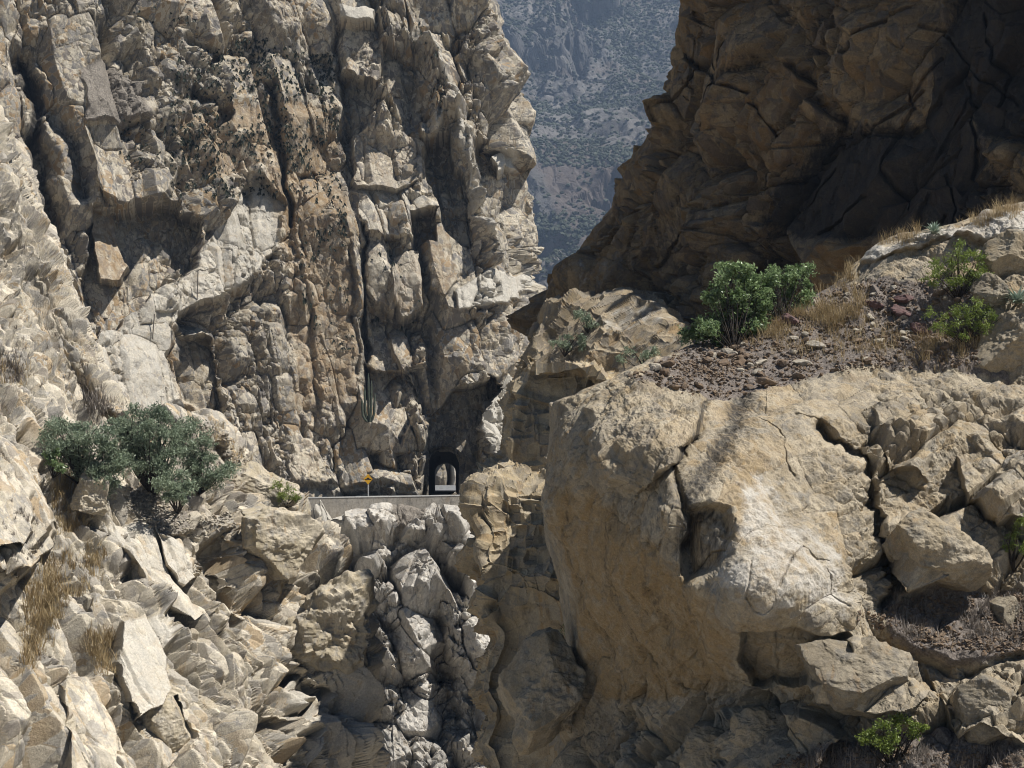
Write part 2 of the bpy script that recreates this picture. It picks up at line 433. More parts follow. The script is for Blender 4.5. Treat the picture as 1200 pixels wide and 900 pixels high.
RA.poly([(500, 270), (528, 262), (538, 330), (520, 352), (503, 335)], 1.6, -.02, .02, 3, .35, (0, 0, 0, .45))
RA.poly([(535, 345), (575, 315), (612, 320), (605, 352), (565, 360), (540, 372)], 1.5, 0, .03, 3, .5, (.8, 0, 0, 0))
RA.line([(421, 270), (424, 340), (428, 400), (430, 465)], -3.5, 3, (0, .5, 0, 0))  # crevice with its shade painted along the line
RA.poly([(424, 352), (470, 372), (490, 420), (470, 440), (430, 410)], -1.8, 0, .02, 3, .5)
RA.poly([(455, 392), (500, 380), (505, 420), (470, 440)], 1.8, 0, .03, 6, .7, (0, 0, 0, .3))
RA.poly([(428, 428), (480, 440), (492, 470), (470, 520), (445, 500), (428, 485)], -3.4, .01, .03, 3, .4, (0, .15, 0, 0))  # recess behind the cactus, shade painted in faintly
RA.poly([(440, 490), (470, 475), (498, 520), (490, 578), (380, 580), (400, 540)], .7, 0, .015, 10, 1.1, (.3, 0, 0, 0))
RA.poly([(340, 512), (372, 516), (388, 585), (345, 588)], .8, 0, .01, 6, .5, (0, 0, 0, .35))
# alcove round the tunnel mouth, its shade also painted dark
RA.poly([(496, 600), (497, 525), (507, 480), (540, 452), (580, 436), (592, 452), (566, 482), (560, 540), (562, 600)], -8.0, 0, 0, 4, .12, (0, .3, 0, 0))
RA.poly([(566, 470), (600, 440), (640, 440), (640, 600), (572, 600)], 1.5, 0, .01, 4, .6, (.8, 0, 0, 0))
RA.poly([(340, 568), (500, 568), (500, 660), (340, 660)], -1.5, 0, 0, 10, .5)

PORTAL = [(500, 596), (500, 540), (504, 530), (512, 526), (528, 526), (536, 530), (540, 540), (540, 596)]
def holeA(hx, hy, c):
    return (pdist(hx, hy, [(502.5, 600), (502.5, 541), (506, 532.5), (513, 529), (527, 529), (534, 532.5), (537.5, 541), (537.5, 600)]) > 0) & (c[:, 1] < 225)
o = patch('cliff', rowsA, 1.0, RA, detA, M['wall'], 40, 5, 5, hole=holeA)
tag(o, 'towering jointed rock wall pierced by the road tunnel', 'cliff', kind='structure')

# ------------------------------------------------------------------ rock wall under the road
def detD(V, px, py):
    lv = [(frame((-.35, .1, 1), (.1, -1, .1)), (4.5, 7, 7), 1.9, 1.2), (frame((.4, 0, 1), (-.2, -1, .2)), (2.0, 3, 3.0), .8, 1.4),
          (frame((-.5, .1, 1), (.3, -1, .3)), (.9, 1.3, 1.3), .36, 1.4), (frame((.2, .3, 1), (0, -1, .3)), (.45, .6, .65), .15, 1.3)]
    d, t, r = rocky(V, lv, 21, .4, (.25, 1.2))
    return (fbm(V, 14, 3, 25) * 4 + d) * sstep(588, 625, py) + d * .3 + fbm(V, .6, 2, 28) * .06, t
pxs = (280, 340, 390, 420, 450, 480, 510, 540, 580, 620)
top = (634, 616, 606, 598, 592, 594, 603, 595, 592, 592)
rowsD = [[(x, t + 4, 186) for x, t in zip(pxs, top)], [(x, t, 181.2) for x, t in zip(pxs, top)]]
for dy, y in ((14, 177.2), (60, 174.5), (120, 172), (200, 169.5), (300, 166), (390, 163)):
    rowsD.append([(x, (t - 595) * max(0, 1 - dy / 80) + 595 + dy, y + (x - 280) * .012) for x, t in zip(pxs, top)])
RD = Relief()
RD.poly([(330, 590), (580, 580), (580, 640), (330, 650)], 1.6, 0, 0, 20, .8)
RD.line([(400, 640), (408, 700), (425, 760), (430, 860), (425, 940)], -5.5, 20, (0, .15, 0, 0))  # left gully, some shade painted in for contrast
RD.line([(520, 680), (515, 760), (525, 830), (530, 900)], -3.5, 18, (0, .15, 0, 0))  # right gully, also with painted shade
RD.line([(452, 660), (470, 720), (500, 800), (505, 900)], 1.5, 24, (.3, 0, 0, 0))
RD.line([(540, 620), (545, 700), (560, 760)], 2.2, 14, (.5, 0, 0, 0))
RD.poly([(395, 790), (500, 780), (580, 800), (590, 960), (380, 960)], -2, 0, 0, 30, .9, (0, .3, 0, 0))  # lower wall darkened with painted shade
RD.poly([(360, 600), (410, 596), (420, 640), (385, 660), (360, 640)], 1.2, 0, .02, 6, .8, (.6, 0, 0, 0))
RD.poly([(455, 585), (500, 590), (490, 615), (465, 612)], .0, 0, 0, 10, .5, SCR)
o = patch('gorge_wall', rowsD, .95, RD, detD, M['gorge'], 50, 4, 4)
tag(o, 'rugged grey white gorge wall dropping below the road edge', 'cliff', kind='structure')

# ------------------------------------------------------------------ left slope
def detE(V, px, py):
    LE, NE = (-.75, .3, 1), (.6, -.5, .6)
    right = sstep(200, 330, px) * sstep(560, 620, py)
    up = 1 - sstep(430, 520, py)
    lv = [(frame(LE, NE), (1.35, 2.2, 8), .72, .9), (frame((-.6, .3, 1), NE), (.72, 1.1, 2.4), .4, 1.0),
          (frame((-.4, -.3, .8), (.3, -.7, .6)), (.4, .6, .9), .17, 1.1)]
    d, t, r = rocky(V, lv, 31, .3, (.35, 1.3))
    b4, t4, _ = blocks(V, frame((-.5, -.3, .8), (.5, -.7, .5)), (2.3, 2.6, 3.2), 34, 1.0, 1.2, .4, .1, .25, 6)
    spl = fbm(V @ frame(LE, NE) * np.array((1, 1, .2)), .8, 3, 37, ridge=True)
    return fbm(V, 9, 3, 35) * 1.4 + d + b4 * (right * 1.1 + .35 * up) + spl * .05 + fbm(V, .4, 2, 38) * .03, t
E1 = [(-160, -60, 100), (0, 150, 104), (45, 258, 101), (80, 348, 97), (112, 436, 93), (150, 482, 90), (215, 490, 90), (258, 497, 92), (300, 543, 94), (332, 583, 95)]
E2 = [(-160, 200, 84), (0, 330, 88), (45, 400, 87), (80, 450, 86), (115, 490, 84.5), (150, 518, 83), (200, 530, 83), (250, 535, 86), (300, 566, 90), (348, 605, 94)]
E3 = [(-160, 420, 72), (0, 490, 74), (48, 530, 75), (85, 555, 76), (120, 575, 76.5), (155, 590, 77), (205, 598, 78), (250, 605, 81), (310, 620, 86), (366, 622, 93)]
E4 = [(-160, 600, 63), (0, 630, 67), (52, 645, 69), (100, 660, 71), (145, 675, 72.5), (195, 685, 74.5), (242, 690, 77), (295, 690, 80), (350, 685, 85), (394, 655, 91)]
E5 = [(-160, 760, 58), (0, 775, 62), (60, 780, 64.5), (115, 785, 67), (165, 790, 69), (220, 795, 71.5), (270, 795, 74), (320, 795, 77), (380, 790, 82), (424, 745, 88)]
E6 = [(-160, 970, 52), (0, 970, 56), (65, 970, 59), (125, 970, 61), (185, 970, 63.5), (245, 970, 66), (300, 970, 69), (350, 970, 72), (400, 970, 77), (436, 940, 84)]
rowsE = [[(x, p + 12, y + 45) for x, p, y in E1], E1, E2, E3, E4, E5, E6]
rowsE = [[(x - 16 * float(sstep(230, 330, x)), p, y) for x, p, y in r] for r in rowsE]
rowsE = [r + [(r[-1][0] - 6, r[-1][1], r[-1][2] + 16), (r[-1][0] - 40, r[-1][1], r[-1][2] + 60)] for r in rowsE]
RE = Relief()
RE.poly([(50, 510), (120, 500), (250, 500), (270, 550), (240, 590), (190, 600), (160, 590), (70, 540)], 0, 0, 0, 14, .4, (0, 0, .45, 0))
RE.poly([(145, 575), (200, 580), (235, 625), (190, 625), (150, 600)], .6, 0, .01, 6, .1, (0, 0, 1, 0))
# near dark blocks at the left rim
RE.poly([(-20, 478), (22, 500), (45, 545), (58, 600), (60, 640), (30, 668), (-20, 672)], 2.2, .004, .006, 4, .4, (0, .05, 0, 0))
RE.poly([(-20, 560), (28, 560), (40, 600), (32, 634), (-20, 640)], 1.4, 0, .02, 3, .3)
RE.poly([(58, 610), (85, 620), (70, 700), (45, 780), (10, 790), (-20, 720), (20, 680)], -1.5, 0, 0, 6, .6)
# slanting slabs
RE.line([(110, 610), (150, 660), (190, 730)], -1.2, 4)
RE.poly([(120, 612), (165, 612), (200, 660), (232, 715), (222, 728), (190, 690), (150, 650)], 1.2, 0, .012, 3, .3, (.5, 0, 0, 0))
RE.poly([(178, 620), (205, 628), (232, 675), (222, 684), (200, 660)], 1.5, 0, .02, 3, .3, (.6, 0, 0, 0))
RE.poly([(148, 725), (190, 725), (205, 800), (195, 815), (168, 822), (150, 770)], 1.5, 0, .012, 3, .35, (.6, 0, 0, 0))
RE.poly([(72, 790), (125, 780), (150, 900), (150, 960), (90, 960)], 1.2, 0, .006, 4, .3, (0, .1, 0, 0))
RE.poly([(175, 828), (210, 812), (226, 870), (200, 900), (188, 880)], -.8, 0, .02, 3, .3, (.3, 0, 0, 0))
RE.poly([(255, 625), (270, 680), (280, 720), (300, 790), (325, 850), (345, 930), (300, 960), (280, 850), (255, 740), (235, 680)], -1.6, 0, 0, 8, 1.0, (0, .1, 0, 0))
RE.poly([(330, 800), (400, 780), (436, 760), (445, 960), (340, 960)], .6, 0, 0, 8, .9, (.5, 0, 0, 0))
RE.line([(345, 790), (375, 815), (340, 850), (345, 930)], -2, 6)
o = patch('rocky_slope', rowsE, .95, RE, detE, M['slope'], 60, 4, 3)
tag(o, 'pale slanting rock slope on the left side of the gorge', 'slope', kind='structure')

# ------------------------------------------------------------------ right shaded cliff
def detG(V, px, py):
    LG, NG = (.4, -.6, .7), (-.84, -.54, 0)
    left = 1 - sstep(690, 900, px)
    lv = [(frame(LG, NG), (4.2, 8, 8), 1.0, 1.3), (frame((.3, -.5, .8), NG), (1.9, 3, 4.0), .6, 1.4), (frame((.1, -.2, 1), NG), (.9, 1.2, 1.2), .42, 1.1), (frame((-.3, -.2, 1), NG), (.42, .6, .6), .13, 1.1)]
    d, t, r = rocky(V, lv, 41, -.05, (.3, 1.2), 12, 1.0, .04)
    return fbm(V, 10, 3, 45) * 1.2 + d * (.8 + .6 * left) + fbm(V, .9, 3, 48) * .1, t
rowsG = []
for py, s, ys in ((-110, 830, 79), (0, 797, 82), (60, 780, 83.2), (110, 768, 84), (170, 746, 86), (225, 716, 88), (290, 662, 92.5), (345, 630, 94.5), (400, 622, 95), (450, 618, 94), (560, 640, 92)):
    k = (560 - py) / 560.0
    s += 16 + (12 if 280 < py < 420 else 0)
    r = [(s + 40, py, ys + 60), (s + 8, py, ys + 14), (s, py, ys)]
    for x in (860, 930, 1000, 1070, 1140, 1210, 1300):
        a = (x - 600) / FPX                     # the vertical plane through (1.25, 95) and (22.3, 62)
        t = (95 * a - 1.25) / (21.05 + 33 * a)
        r.append((x, py, 95 - 33 * t - 1.5 * k))
    r.insert(3, (s + (860 - s) * .5, py, (ys + r[3][2]) / 2))
    rowsG.append(r)
RG = Relief()
RG.line([(1180, -20), (1120, 60), (1100, 140), (1140, 260)], 0, 60, (0, .9, 0, 0))  # upper right: blue-black stain whose dark tone also carries the deep shade
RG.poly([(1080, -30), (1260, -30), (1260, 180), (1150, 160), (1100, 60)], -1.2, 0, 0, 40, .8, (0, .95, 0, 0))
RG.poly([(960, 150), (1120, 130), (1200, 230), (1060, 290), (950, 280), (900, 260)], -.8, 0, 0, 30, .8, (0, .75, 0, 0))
RG.poly([(1080, 208), (1120, 215), (1150, 260), (1000, 300), (1040, 240)], .8, 0, .01, 4, .5, (0, .3, 0, .4))
RG.poly([(870, 95), (930, 60), (960, 130), (930, 200), (845, 230), (850, 160)], .5, 0, .004, 12, .9, (0, 0, 0, .4))
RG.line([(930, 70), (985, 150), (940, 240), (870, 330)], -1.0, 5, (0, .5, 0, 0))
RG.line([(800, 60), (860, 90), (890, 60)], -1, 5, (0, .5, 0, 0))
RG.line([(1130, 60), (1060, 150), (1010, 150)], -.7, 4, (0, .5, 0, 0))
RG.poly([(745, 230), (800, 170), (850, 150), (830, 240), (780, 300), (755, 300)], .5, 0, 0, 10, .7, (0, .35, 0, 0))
RG.poly([(680, 450), (640, 430), (690, 370), (740, 345), (770, 350), (800, 395), (780, 440), (720, 470)], 2.2, 0, .012, 6, .8, (.5, 0, 0, 0))
RG.poly([(625, 430), (622, 350), (690, 270), (740, 250), (740, 330), (680, 370)], .3, 0, 0, 20, 1.0, (.25, 0, 0, 0))
crg = np.random.default_rng(9)
for j in range(26):
    x, y = crg.uniform(680, 1190), crg.uniform(0, 330); an = crg.choice([2.25, 1.2, .5], p=[.6, .25, .15]) + crg.normal() * .15; pl = [(x, y)]
    for _ in range(int(crg.integers(3, 7))):
        an += crg.normal() * .2; L = crg.uniform(14, 34); x += math.cos(an) * L; y += math.sin(an) * L; pl.append((x, y))
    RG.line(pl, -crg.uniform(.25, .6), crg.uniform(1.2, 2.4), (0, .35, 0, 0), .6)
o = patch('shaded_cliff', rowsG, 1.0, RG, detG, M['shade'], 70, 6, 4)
tag(o, 'dark brown cliff in shade on the right of the gorge', 'cliff', kind='structure')

# ------------------------------------------------------------------ stepped knoll at the foot of the shaded cliff
def detK(V, px, py):
    NK = (-.35, -.9, .2)
    lv = [(frame((.6, -.1, .6), NK), (2.6, 4, 4), .6, 1.1), (frame((.7, -.1, .5), NK), (1.2, 2, 1.8), .3, 1.2), (frame((.3, -.1, 1), NK), (.5, .8, .7), .1, 1.2)]
    d, t, r = rocky(V, lv, 91, .3, (.4, 1.3))
    return fbm(V, 6, 3, 95) * .9 + d + fbm(V, .5, 3, 98) * .06, t
K0 = [(628, 392, 76), (640, 362, 77), (668, 352, 76), (704, 356, 74.5), (742, 350, 73), (778, 356, 71.5), (812, 388, 70), (850, 420, 68)]
rowsK = [[(x, p + 6, y + 16) for x, p, y in K0], [(x, p + 1, y + 4) for x, p, y in K0], K0,
    [(622, 418, 74.5), (640, 402, 74.5), (668, 392, 73.5), (704, 390, 72), (742, 384, 70.5), (780, 390, 69), (814, 412, 67.5), (850, 440, 66)],
    [(616, 448, 72.5), (638, 440, 72.3), (668, 430, 71.5), (704, 424, 70), (744, 418, 68.5), (782, 424, 67), (816, 440, 65.5), (850, 466, 64)],
    [(612, 490, 70.5), (636, 486, 70), (668, 480, 69), (704, 474, 67.5), (744, 468, 66), (782, 470, 64.5), (816, 480, 63), (850, 500, 62)]]
rowsK = [[(r[0][0] + 24, r[0][1], r[0][2] + 24), (r[0][0] + 4, r[0][1], r[0][2] + 5)] + r for r in rowsK]
RK = Relief()
RK.line([(640, 440), (690, 405), (760, 392), (810, 420)], -.9, 5, (0, .4, 0, 0)); RK.line([(700, 372), (690, 400), (705, 440)], -.7, 4)
RK.poly([(690, 385), (720, 362), (770, 352), (790, 372), (740, 390)], .6, 0, .01, 5, .8, (.4, 0, 0, 0))
o = patch('rock_knoll', rowsK, 1.0, RK, detK, M['knoll'], 85, 4, 2)
tag(o, 'stepped tan knoll between the shaded cliff and the foreground spur', 'rock', kind='structure')

# ------------------------------------------------------------------ pale buttress left of the overhang
def detC(V, px, py):
    NC = (-.6, -.8, 0)
    lv = [(frame((.25, .1, 1), NC), (2.6, 4, 3.6), .6, 1.1), (frame((-.2, .05, 1), NC), (1.2, 2, 1.3), .34, 1.2), (frame((.1, .3, 1), NC), (.5, .8, .55), .14, 1.2)]
    d, t, r = rocky(V, lv, 51, .3, (.3, 1.25))
    return fbm(V, 6, 3, 55) * 1.3 + d + fbm(V, .6, 3, 58) * .06, t
rowsC = []
for py, s in ((428, 624), (440, 615), (470, 603), (515, 594), (540, 590), (556, 572), (572, 556), (600, 550), (628, 562), (652, 556), (684, 573), (708, 566), (742, 580), (772, 570), (806, 562), (838, 572), (872, 561), (904, 574), (940, 562), (985, 576)):
    yb = 61.5 + (980 - py) * .011 + (1.5 if py < 560 else 0)
    rowsC.append([(s + 30, py + 3, yb + 40), (s + 6, py, yb + 8), (s, py, yb), (s + 20, py, yb - .7), (s + 60, py, yb - 1.2), (s + 110, py, yb - 2.2), (s + 170, py, yb - 5), (s + 260, py, yb - 10)])
    off = (0, 0, 0, 0, 0, 25, 50, 75); kf = max(0, (510 - py) / 80)
    rowsC[-1] = [(x, p + o_ * kf, y) for (x, p, y), o_ in zip(rowsC[-1], off)]
rowsC.insert(0, [(x, p - 2, y + 26) for x, p, y in rowsC[0]])
RC = Relief()
RC.line([(612, 560), (600, 630), (606, 690)], -.6, 5, (0, .2, 0, 0))
for pl_, d_ in (([(598, 470), (640, 440), (668, 452), (662, 500), (620, 520)], .9), ([(640, 500), (690, 470), (720, 500), (700, 560), (650, 560)], .8), ([(582, 545), (610, 525), (640, 560), (610, 590)], .7), ([(560, 600), (600, 580), (640, 610), (630, 660), (575, 660)], .5), ([(610, 660), (660, 650), (670, 740), (620, 750)], .7), ([(575, 720), (612, 720), (612, 800), (575, 810)], .5)):
    RC.poly(pl_, d_ * .7, .004, .008, 5, 1.2, None, 1.6)
for y_, x_ in ((615, 545), (668, 590), (702, 560), (748, 600), (812, 560)):
    RC.line([(x_, y_), (x_ + 40, y_ + 9), (x_ + 80, y_ - 6)], -.3, 2.4, None, 2.5)
RC.line([(640, 470), (655, 560), (650, 640)], -1.3, 6)
RC.poly([(580, 470), (625, 440), (660, 450), (640, 560), (600, 560)], .5, 0, .01, 6, .9, None)
o = patch('rock_buttress', rowsC, 1.0, RC, detC, M['spur'], 80, 4, 2)
tag(o, 'pale layered rock buttress left of the overhanging boulder', 'rock', kind='structure')

# ------------------------------------------------------------------ right foreground spur with the overhanging boulder
def detF(V, px, py):
    NF = (0, -.75, .65)
    NF = (0, -.75, .65)
    lv = [(frame((.75, .2, .6), NF), (1.7, 2.2, 2.4), .52, 1.0), (frame((.8, .1, .5), NF), (.75, 1.0, 1.1), .2, 1.0), (frame((.6, .1, .8), NF), (.28, .3, .36), .075, 1.1)]
    d, t, r = rocky(V, lv, 61, .25, (.45, 1.35))
    b3 = fbm(V, .4, 3, 68, ridge=True) * .06
    right = sstep(960, 1060, px + (py - 600) * -.12)
    low = sstep(780, 840, py)
    shelf = 1 - sstep(-8, 10, py - np.interp(px, [650, 740, 800, 860, 920, 980, 1040, 1120, 1200, 1300], [470, 440, 450, 462, 455, 455, 458, 458, 468, 470]))
    broken = np.clip(right + low * .7, 0, 1) * (1 - .75 * shelf)
    smoothf = fbm(V, 2.6, 3, 65) * .2 + fbm(V @ frame((.35, -.25, 1), (-.8, -.5, 0)) * np.array((1, 1, .16)), .5, 4, 66, .55, True) * .05 + fbm(V, .16, 3, 69, .6) * .018 + b3 * .5
    return fbm(V, 6, 2, 64) * .5 + d * (broken * .8 + .17) + b3 * (broken * .9 + .08 + .3 * shelf) + smoothf, t * (.35 + .65 * broken) + .3 * (1 - broken)
cx = (650, 690, 740, 800, 860, 920, 980, 1040, 1120, 1200, 1300)
def rowF(pys, Ys, xs=cx): return list(zip(xs, pys, Ys))
FS = rowF((474, 456, 437, 406, 390, 362, 330, 284, 266, 242, 214), (44, 43.8, 44, 46, 47.5, 48.5, 49, 49, 47.5, 46, 45))
rowsF = [
    rowF((500, 490, 480, 450, 430, 410, 380, 330, 310, 280, 250), (52, 54, 56, 58, 60, 60, 60, 60, 58, 56, 55)),
    FS,
    rowF((488, 466, 441, 447, 460, 449, 437, 430, 430, 440, 450), (42.6, 41, 41, 41.6, 41, 41.5, 42, 42, 41.5, 41, 40)),
    rowF((556, 546, 536, 530, 530, 530, 530, 530, 522, 522, 522), (42.4, 39.4, 37.9, 37.2, 37.6, 38.1, 38.6, 39.2, 39.6, 39, 38), (643, 688, 740, 800, 860, 920, 980, 1040, 1120, 1200, 1300)),
    rowF((620, 620, 620, 620, 620, 620, 620, 620, 612, 610, 610), (43.4, 40.3, 37.8, 35.3, 35.3, 36, 36.8, 37.6, 38.2, 38, 37), (640, 690, 740, 798, 860, 920, 980, 1040, 1120, 1200, 1300)),
    rowF((700, 700, 700, 700, 700, 700, 700, 700, 694, 700, 700), (44, 41, 38.9, 37.2, 34.9, 34.5, 35.4, 36.5, 37.2, 36.6, 36), (664, 702, 752, 800, 852, 920, 980, 1040, 1120, 1200, 1300)),
    rowF((770, 770, 770, 770, 770, 762, 750, 740, 742, 750, 755), (44.4, 42, 40.2, 38.8, 37.2, 35.6, 35.3, 35.9, 35.9, 35.3, 34.8), (670, 712, 760, 810, 866, 920, 980, 1040, 1120, 1200, 1300)),
    rowF((840, 840, 840, 840, 840, 840, 832, 832, 832, 832, 832), (44.6, 42.6, 41.3, 40, 38.6, 37, 35.6, 35, 34.5, 34, 33.5), (668, 712, 760, 810, 860, 920, 980, 1040, 1120, 1200, 1300)),
    rowF((985,) * 11, (43, 41, 39.3, 37.6, 36, 34.6, 33.6, 33, 32.4, 32, 31.5)),
]
rowsF = [[(r[0][0] + 70, r[0][1], r[0][2] + 22), (r[0][0] + 8, r[0][1], r[0][2] + 6)] + r for r in rowsF]
RF = Relief()
RF.poly([(740, 446), (800, 405), (980, 325), (1060, 330), (1130, 330), (1190, 440), (1080, 426), (1000, 436), (930, 448), (850, 464), (800, 462)], 0, 0, 0, 10, .8, (0, 0, 1, 0), .6)
RF.poly([(684, 476), (745, 435), (834, 460), (818, 508), (792, 540), (748, 560), (726, 580), (702, 558), (684, 520)], .9, 0, .006, 7, 1.5, (.25, 0, 0, .25), .9)
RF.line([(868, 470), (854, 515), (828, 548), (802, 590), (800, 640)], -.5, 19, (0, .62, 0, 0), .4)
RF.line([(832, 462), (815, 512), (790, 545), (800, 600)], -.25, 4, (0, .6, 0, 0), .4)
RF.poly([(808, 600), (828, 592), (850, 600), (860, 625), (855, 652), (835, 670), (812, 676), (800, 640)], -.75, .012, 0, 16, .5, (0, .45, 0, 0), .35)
for dx in range(12):
    x = 676 + dx * 15
    RF.line([(x - 6, 570 + dx * 4), (x - 8, 640 + dx * 4), (x + 8, 700 + dx * 3), (x + 34, 760 + dx), (x + 70, 815 - dx * 2)], (-.13, .09, -.06)[dx % 3], 4 + dx % 4, (0, (.4, 0, .15)[dx % 3], 0, (0, .5, .3)[dx % 3]), .5)
RF.poly([(640, 560), (700, 580), (800, 660), (870, 740), (860, 800), (780, 820), (700, 830), (668, 780), (668, 690)], 0, 0, 0, 30, 1, (0, 0, 0, .6), 1)
crk = np.random.default_rng(5)
for j in range(26):
    x, y = crk.uniform(690, 1180), crk.uniform(470, 860); an = crk.choice([.5, 2.2, 1.2]) + crk.normal() * .25; pl = [(x, y)]
    for _ in range(int(crk.integers(3, 8))):
        an += crk.normal() * .6; L = crk.uniform(8, 18); x += math.cos(an) * L; y += math.sin(an) * L; pl.append((x, y))
    RF.line(pl, -crk.uniform(.03, .09), crk.uniform(.8, 1.5), (0, .18, 0, 0), .6)
RF.poly([(955, 446), (1060, 430), (1200, 445), (1240, 500), (1110, 512), (1010, 500), (950, 485)], 0, 0, 0, 12, .4, (0, 0, .25, 0))
RF.line([(800, 676), (830, 690), (850, 705), (870, 725)], .15, 8, None, .5)
RF.poly([(850, 555), (915, 560), (975, 630), (1020, 690), (985, 728), (900, 722), (835, 692), (866, 630)], .0, 0, 0, 75, 1, (.5, 0, 0, 0), 4.5)
for pl_ in ([(866, 575), (900, 585), (905, 640), (880, 650)], [(850, 655), (890, 660), (900, 690), (860, 695)], [(905, 650), (930, 645), (945, 690), (920, 700)], [(940, 655), (950, 650), (948, 672)], [(985, 690), (996, 680), (1000, 705)], [(885, 700), (930, 705), (925, 722), (890, 720)]):
    RF.poly(pl_, 0, 0, 0, 22, 1, (.62, 0, 0, 0), 2.5)
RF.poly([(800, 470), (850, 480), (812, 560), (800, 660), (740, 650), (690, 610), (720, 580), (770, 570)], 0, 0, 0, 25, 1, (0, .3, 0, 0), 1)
RF.poly([(872, 738), (940, 744), (985, 742), (1000, 765), (940, 800), (885, 800)], -.9, 0, 0, 8, .7, None, .8)
RF.line([(960, 505), (985, 530), (1010, 570), (1022, 612), (1042, 652), (1052, 690), (1030, 715)], -.9, 6, (0, .4, 0, 0), .7)
RF.poly([(1025, 618), (1060, 605), (1110, 615), (1145, 650), (1140, 672), (1085, 690), (1060, 690)], .9, 0, .008, 5, .5, None, .8)
RF.poly([(1120, 540), (1170, 520), (1230, 525), (1230, 600), (1170, 610), (1130, 580)], .9, 0, .008, 5, .6, (.3, 0, 0, 0), .8)
RF.poly([(1020, 480), (1060, 460), (1085, 490), (1085, 560), (1040, 545)], .5, 0, .006, 5, .7, None, .8)
RF.poly([(1030, 715), (1100, 690), (1220, 690), (1220, 770), (1120, 765), (1050, 750)], .1, 0, .012, 14, .35, (0, 0, .85, 0), 1)
RF.poly([(940, 760), (1000, 748), (1060, 775), (1085, 808), (1060, 830), (960, 820)], 1.0, 0, .006, 5, .5, (0, .1, 0, 0), .8)
RF.poly([(1085, 770), (1150, 765), (1230, 790), (1230, 850), (1120, 850)], .5, 0, .008, 6, 1, (0, .1, 0, 0), .8)
RF.poly([(820, 850), (870, 828), (930, 826), (980, 850), (960, 890), (850, 900)], 1.0, 0, .006, 8, .6, None, .8)
RF.poly([(940, 860), (1100, 850), (1200, 870), (1200, 980), (900, 980)], 0, 0, .006, 20, .5, (0, 0, .75, 0), 1)
# ledge at the top of the shelf
RF.poly([(1000, 322), (1010, 300), (1060, 288), (1120, 284), (1200, 275), (1200, 320), (1080, 316), (1040, 345)], -.3, 0, -.004, 4, .8, None, .8)
RF.poly([(1000, 300), (1060, 278), (1140, 264), (1230, 240), (1230, 278), (1120, 284), (1010, 306)], .5, 0, .004, 5, .8, (.6, 0, 0, 0), .8)
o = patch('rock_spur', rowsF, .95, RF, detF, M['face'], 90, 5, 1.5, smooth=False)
tag(o, 'tan rock spur with a smooth overhanging boulder face and scree shelf', 'rock', kind='structure')

# ------------------------------------------------------------------ far mountain
def detH(V, px, py):
    b1, t1, _ = blocks(V, rotm(20, 30, 20), (120, 120, 120), 71, 16, 1.0, .3, .12, .4)
    b2, t2, _ = blocks(V, rotm(0, 20, 10), (44, 44, 44), 72, 9, 1.1, .3, .12, .4)
    b3, t3, _ = blocks(V, rotm(0, 20, 10), (16, 16, 16), 73, 3.6, 1.1, .3, .12, .4)
    o = sstep(-.05, .2, fbm(V, 140, 3, 74))
    return fbm(V, 300, 3, 75) * 70 + (b1 + b2 + b3) * (.25 + .75 * o), t2
rowsH = [[(x, py, Y + abs(x - 690) * .6) for x in (380, 480, 560, 640, 720, 800, 900, 1000)] for py, Y in ((-160, 2300), (-40, 2000), (60, 1800), (160, 1600), (230, 1440), (300, 1320), (380, 1240), (500, 1180))]
RH = Relief()
RH.poly([(630, 190), (740, 180), (730, 260), (650, 275)], 0, 0, 0, 20, .8, (0, 0, 0, .7))
RH.poly([(620, 258), (720, 250), (720, 340), (620, 340)], -16, 0, 0, 14, .8, (0, .3, 0, 0))
RH.line([(640, 60), (680, 50), (720, 60)], 8, 8, (.25, 0, 0, 0), 3); RH.line([(655, 120), (690, 140)], 8, 7, (.25, 0, 0, 0), 3); RH.line([(700, 10), (760, 20)], 8, 7, (.25, 0, 0, 0), 3)
o = patch('mountain', rowsH, 1.2, RH, detH, M['hill'], 95, 6, 120)
tag(o, 'hazy shrub covered mountainside seen through the gap', 'mountain', kind='structure')

# ------------------------------------------------------------------ valley floor
gv = [(-6000, -3000, -96), (6000, -3000, -96), (6000, 9000, -96), (-6000, 9000, -96)]
o = mesh_np('ground', gv, [(0, 1, 2, 3)], M['ground']); tag(o, 'valley floor far below', 'ground', kind='structure')

#PART2
# ================================================================== things
rng = np.random.default_rng(7)
import bmesh
def empty(name, loc, label, cat, group=None, kind=None):
    o = bpy.data.objects.new(name, None); o.empty_display_size = .3; o.location = loc
    link(o); return tag(o, label, cat, group, kind)

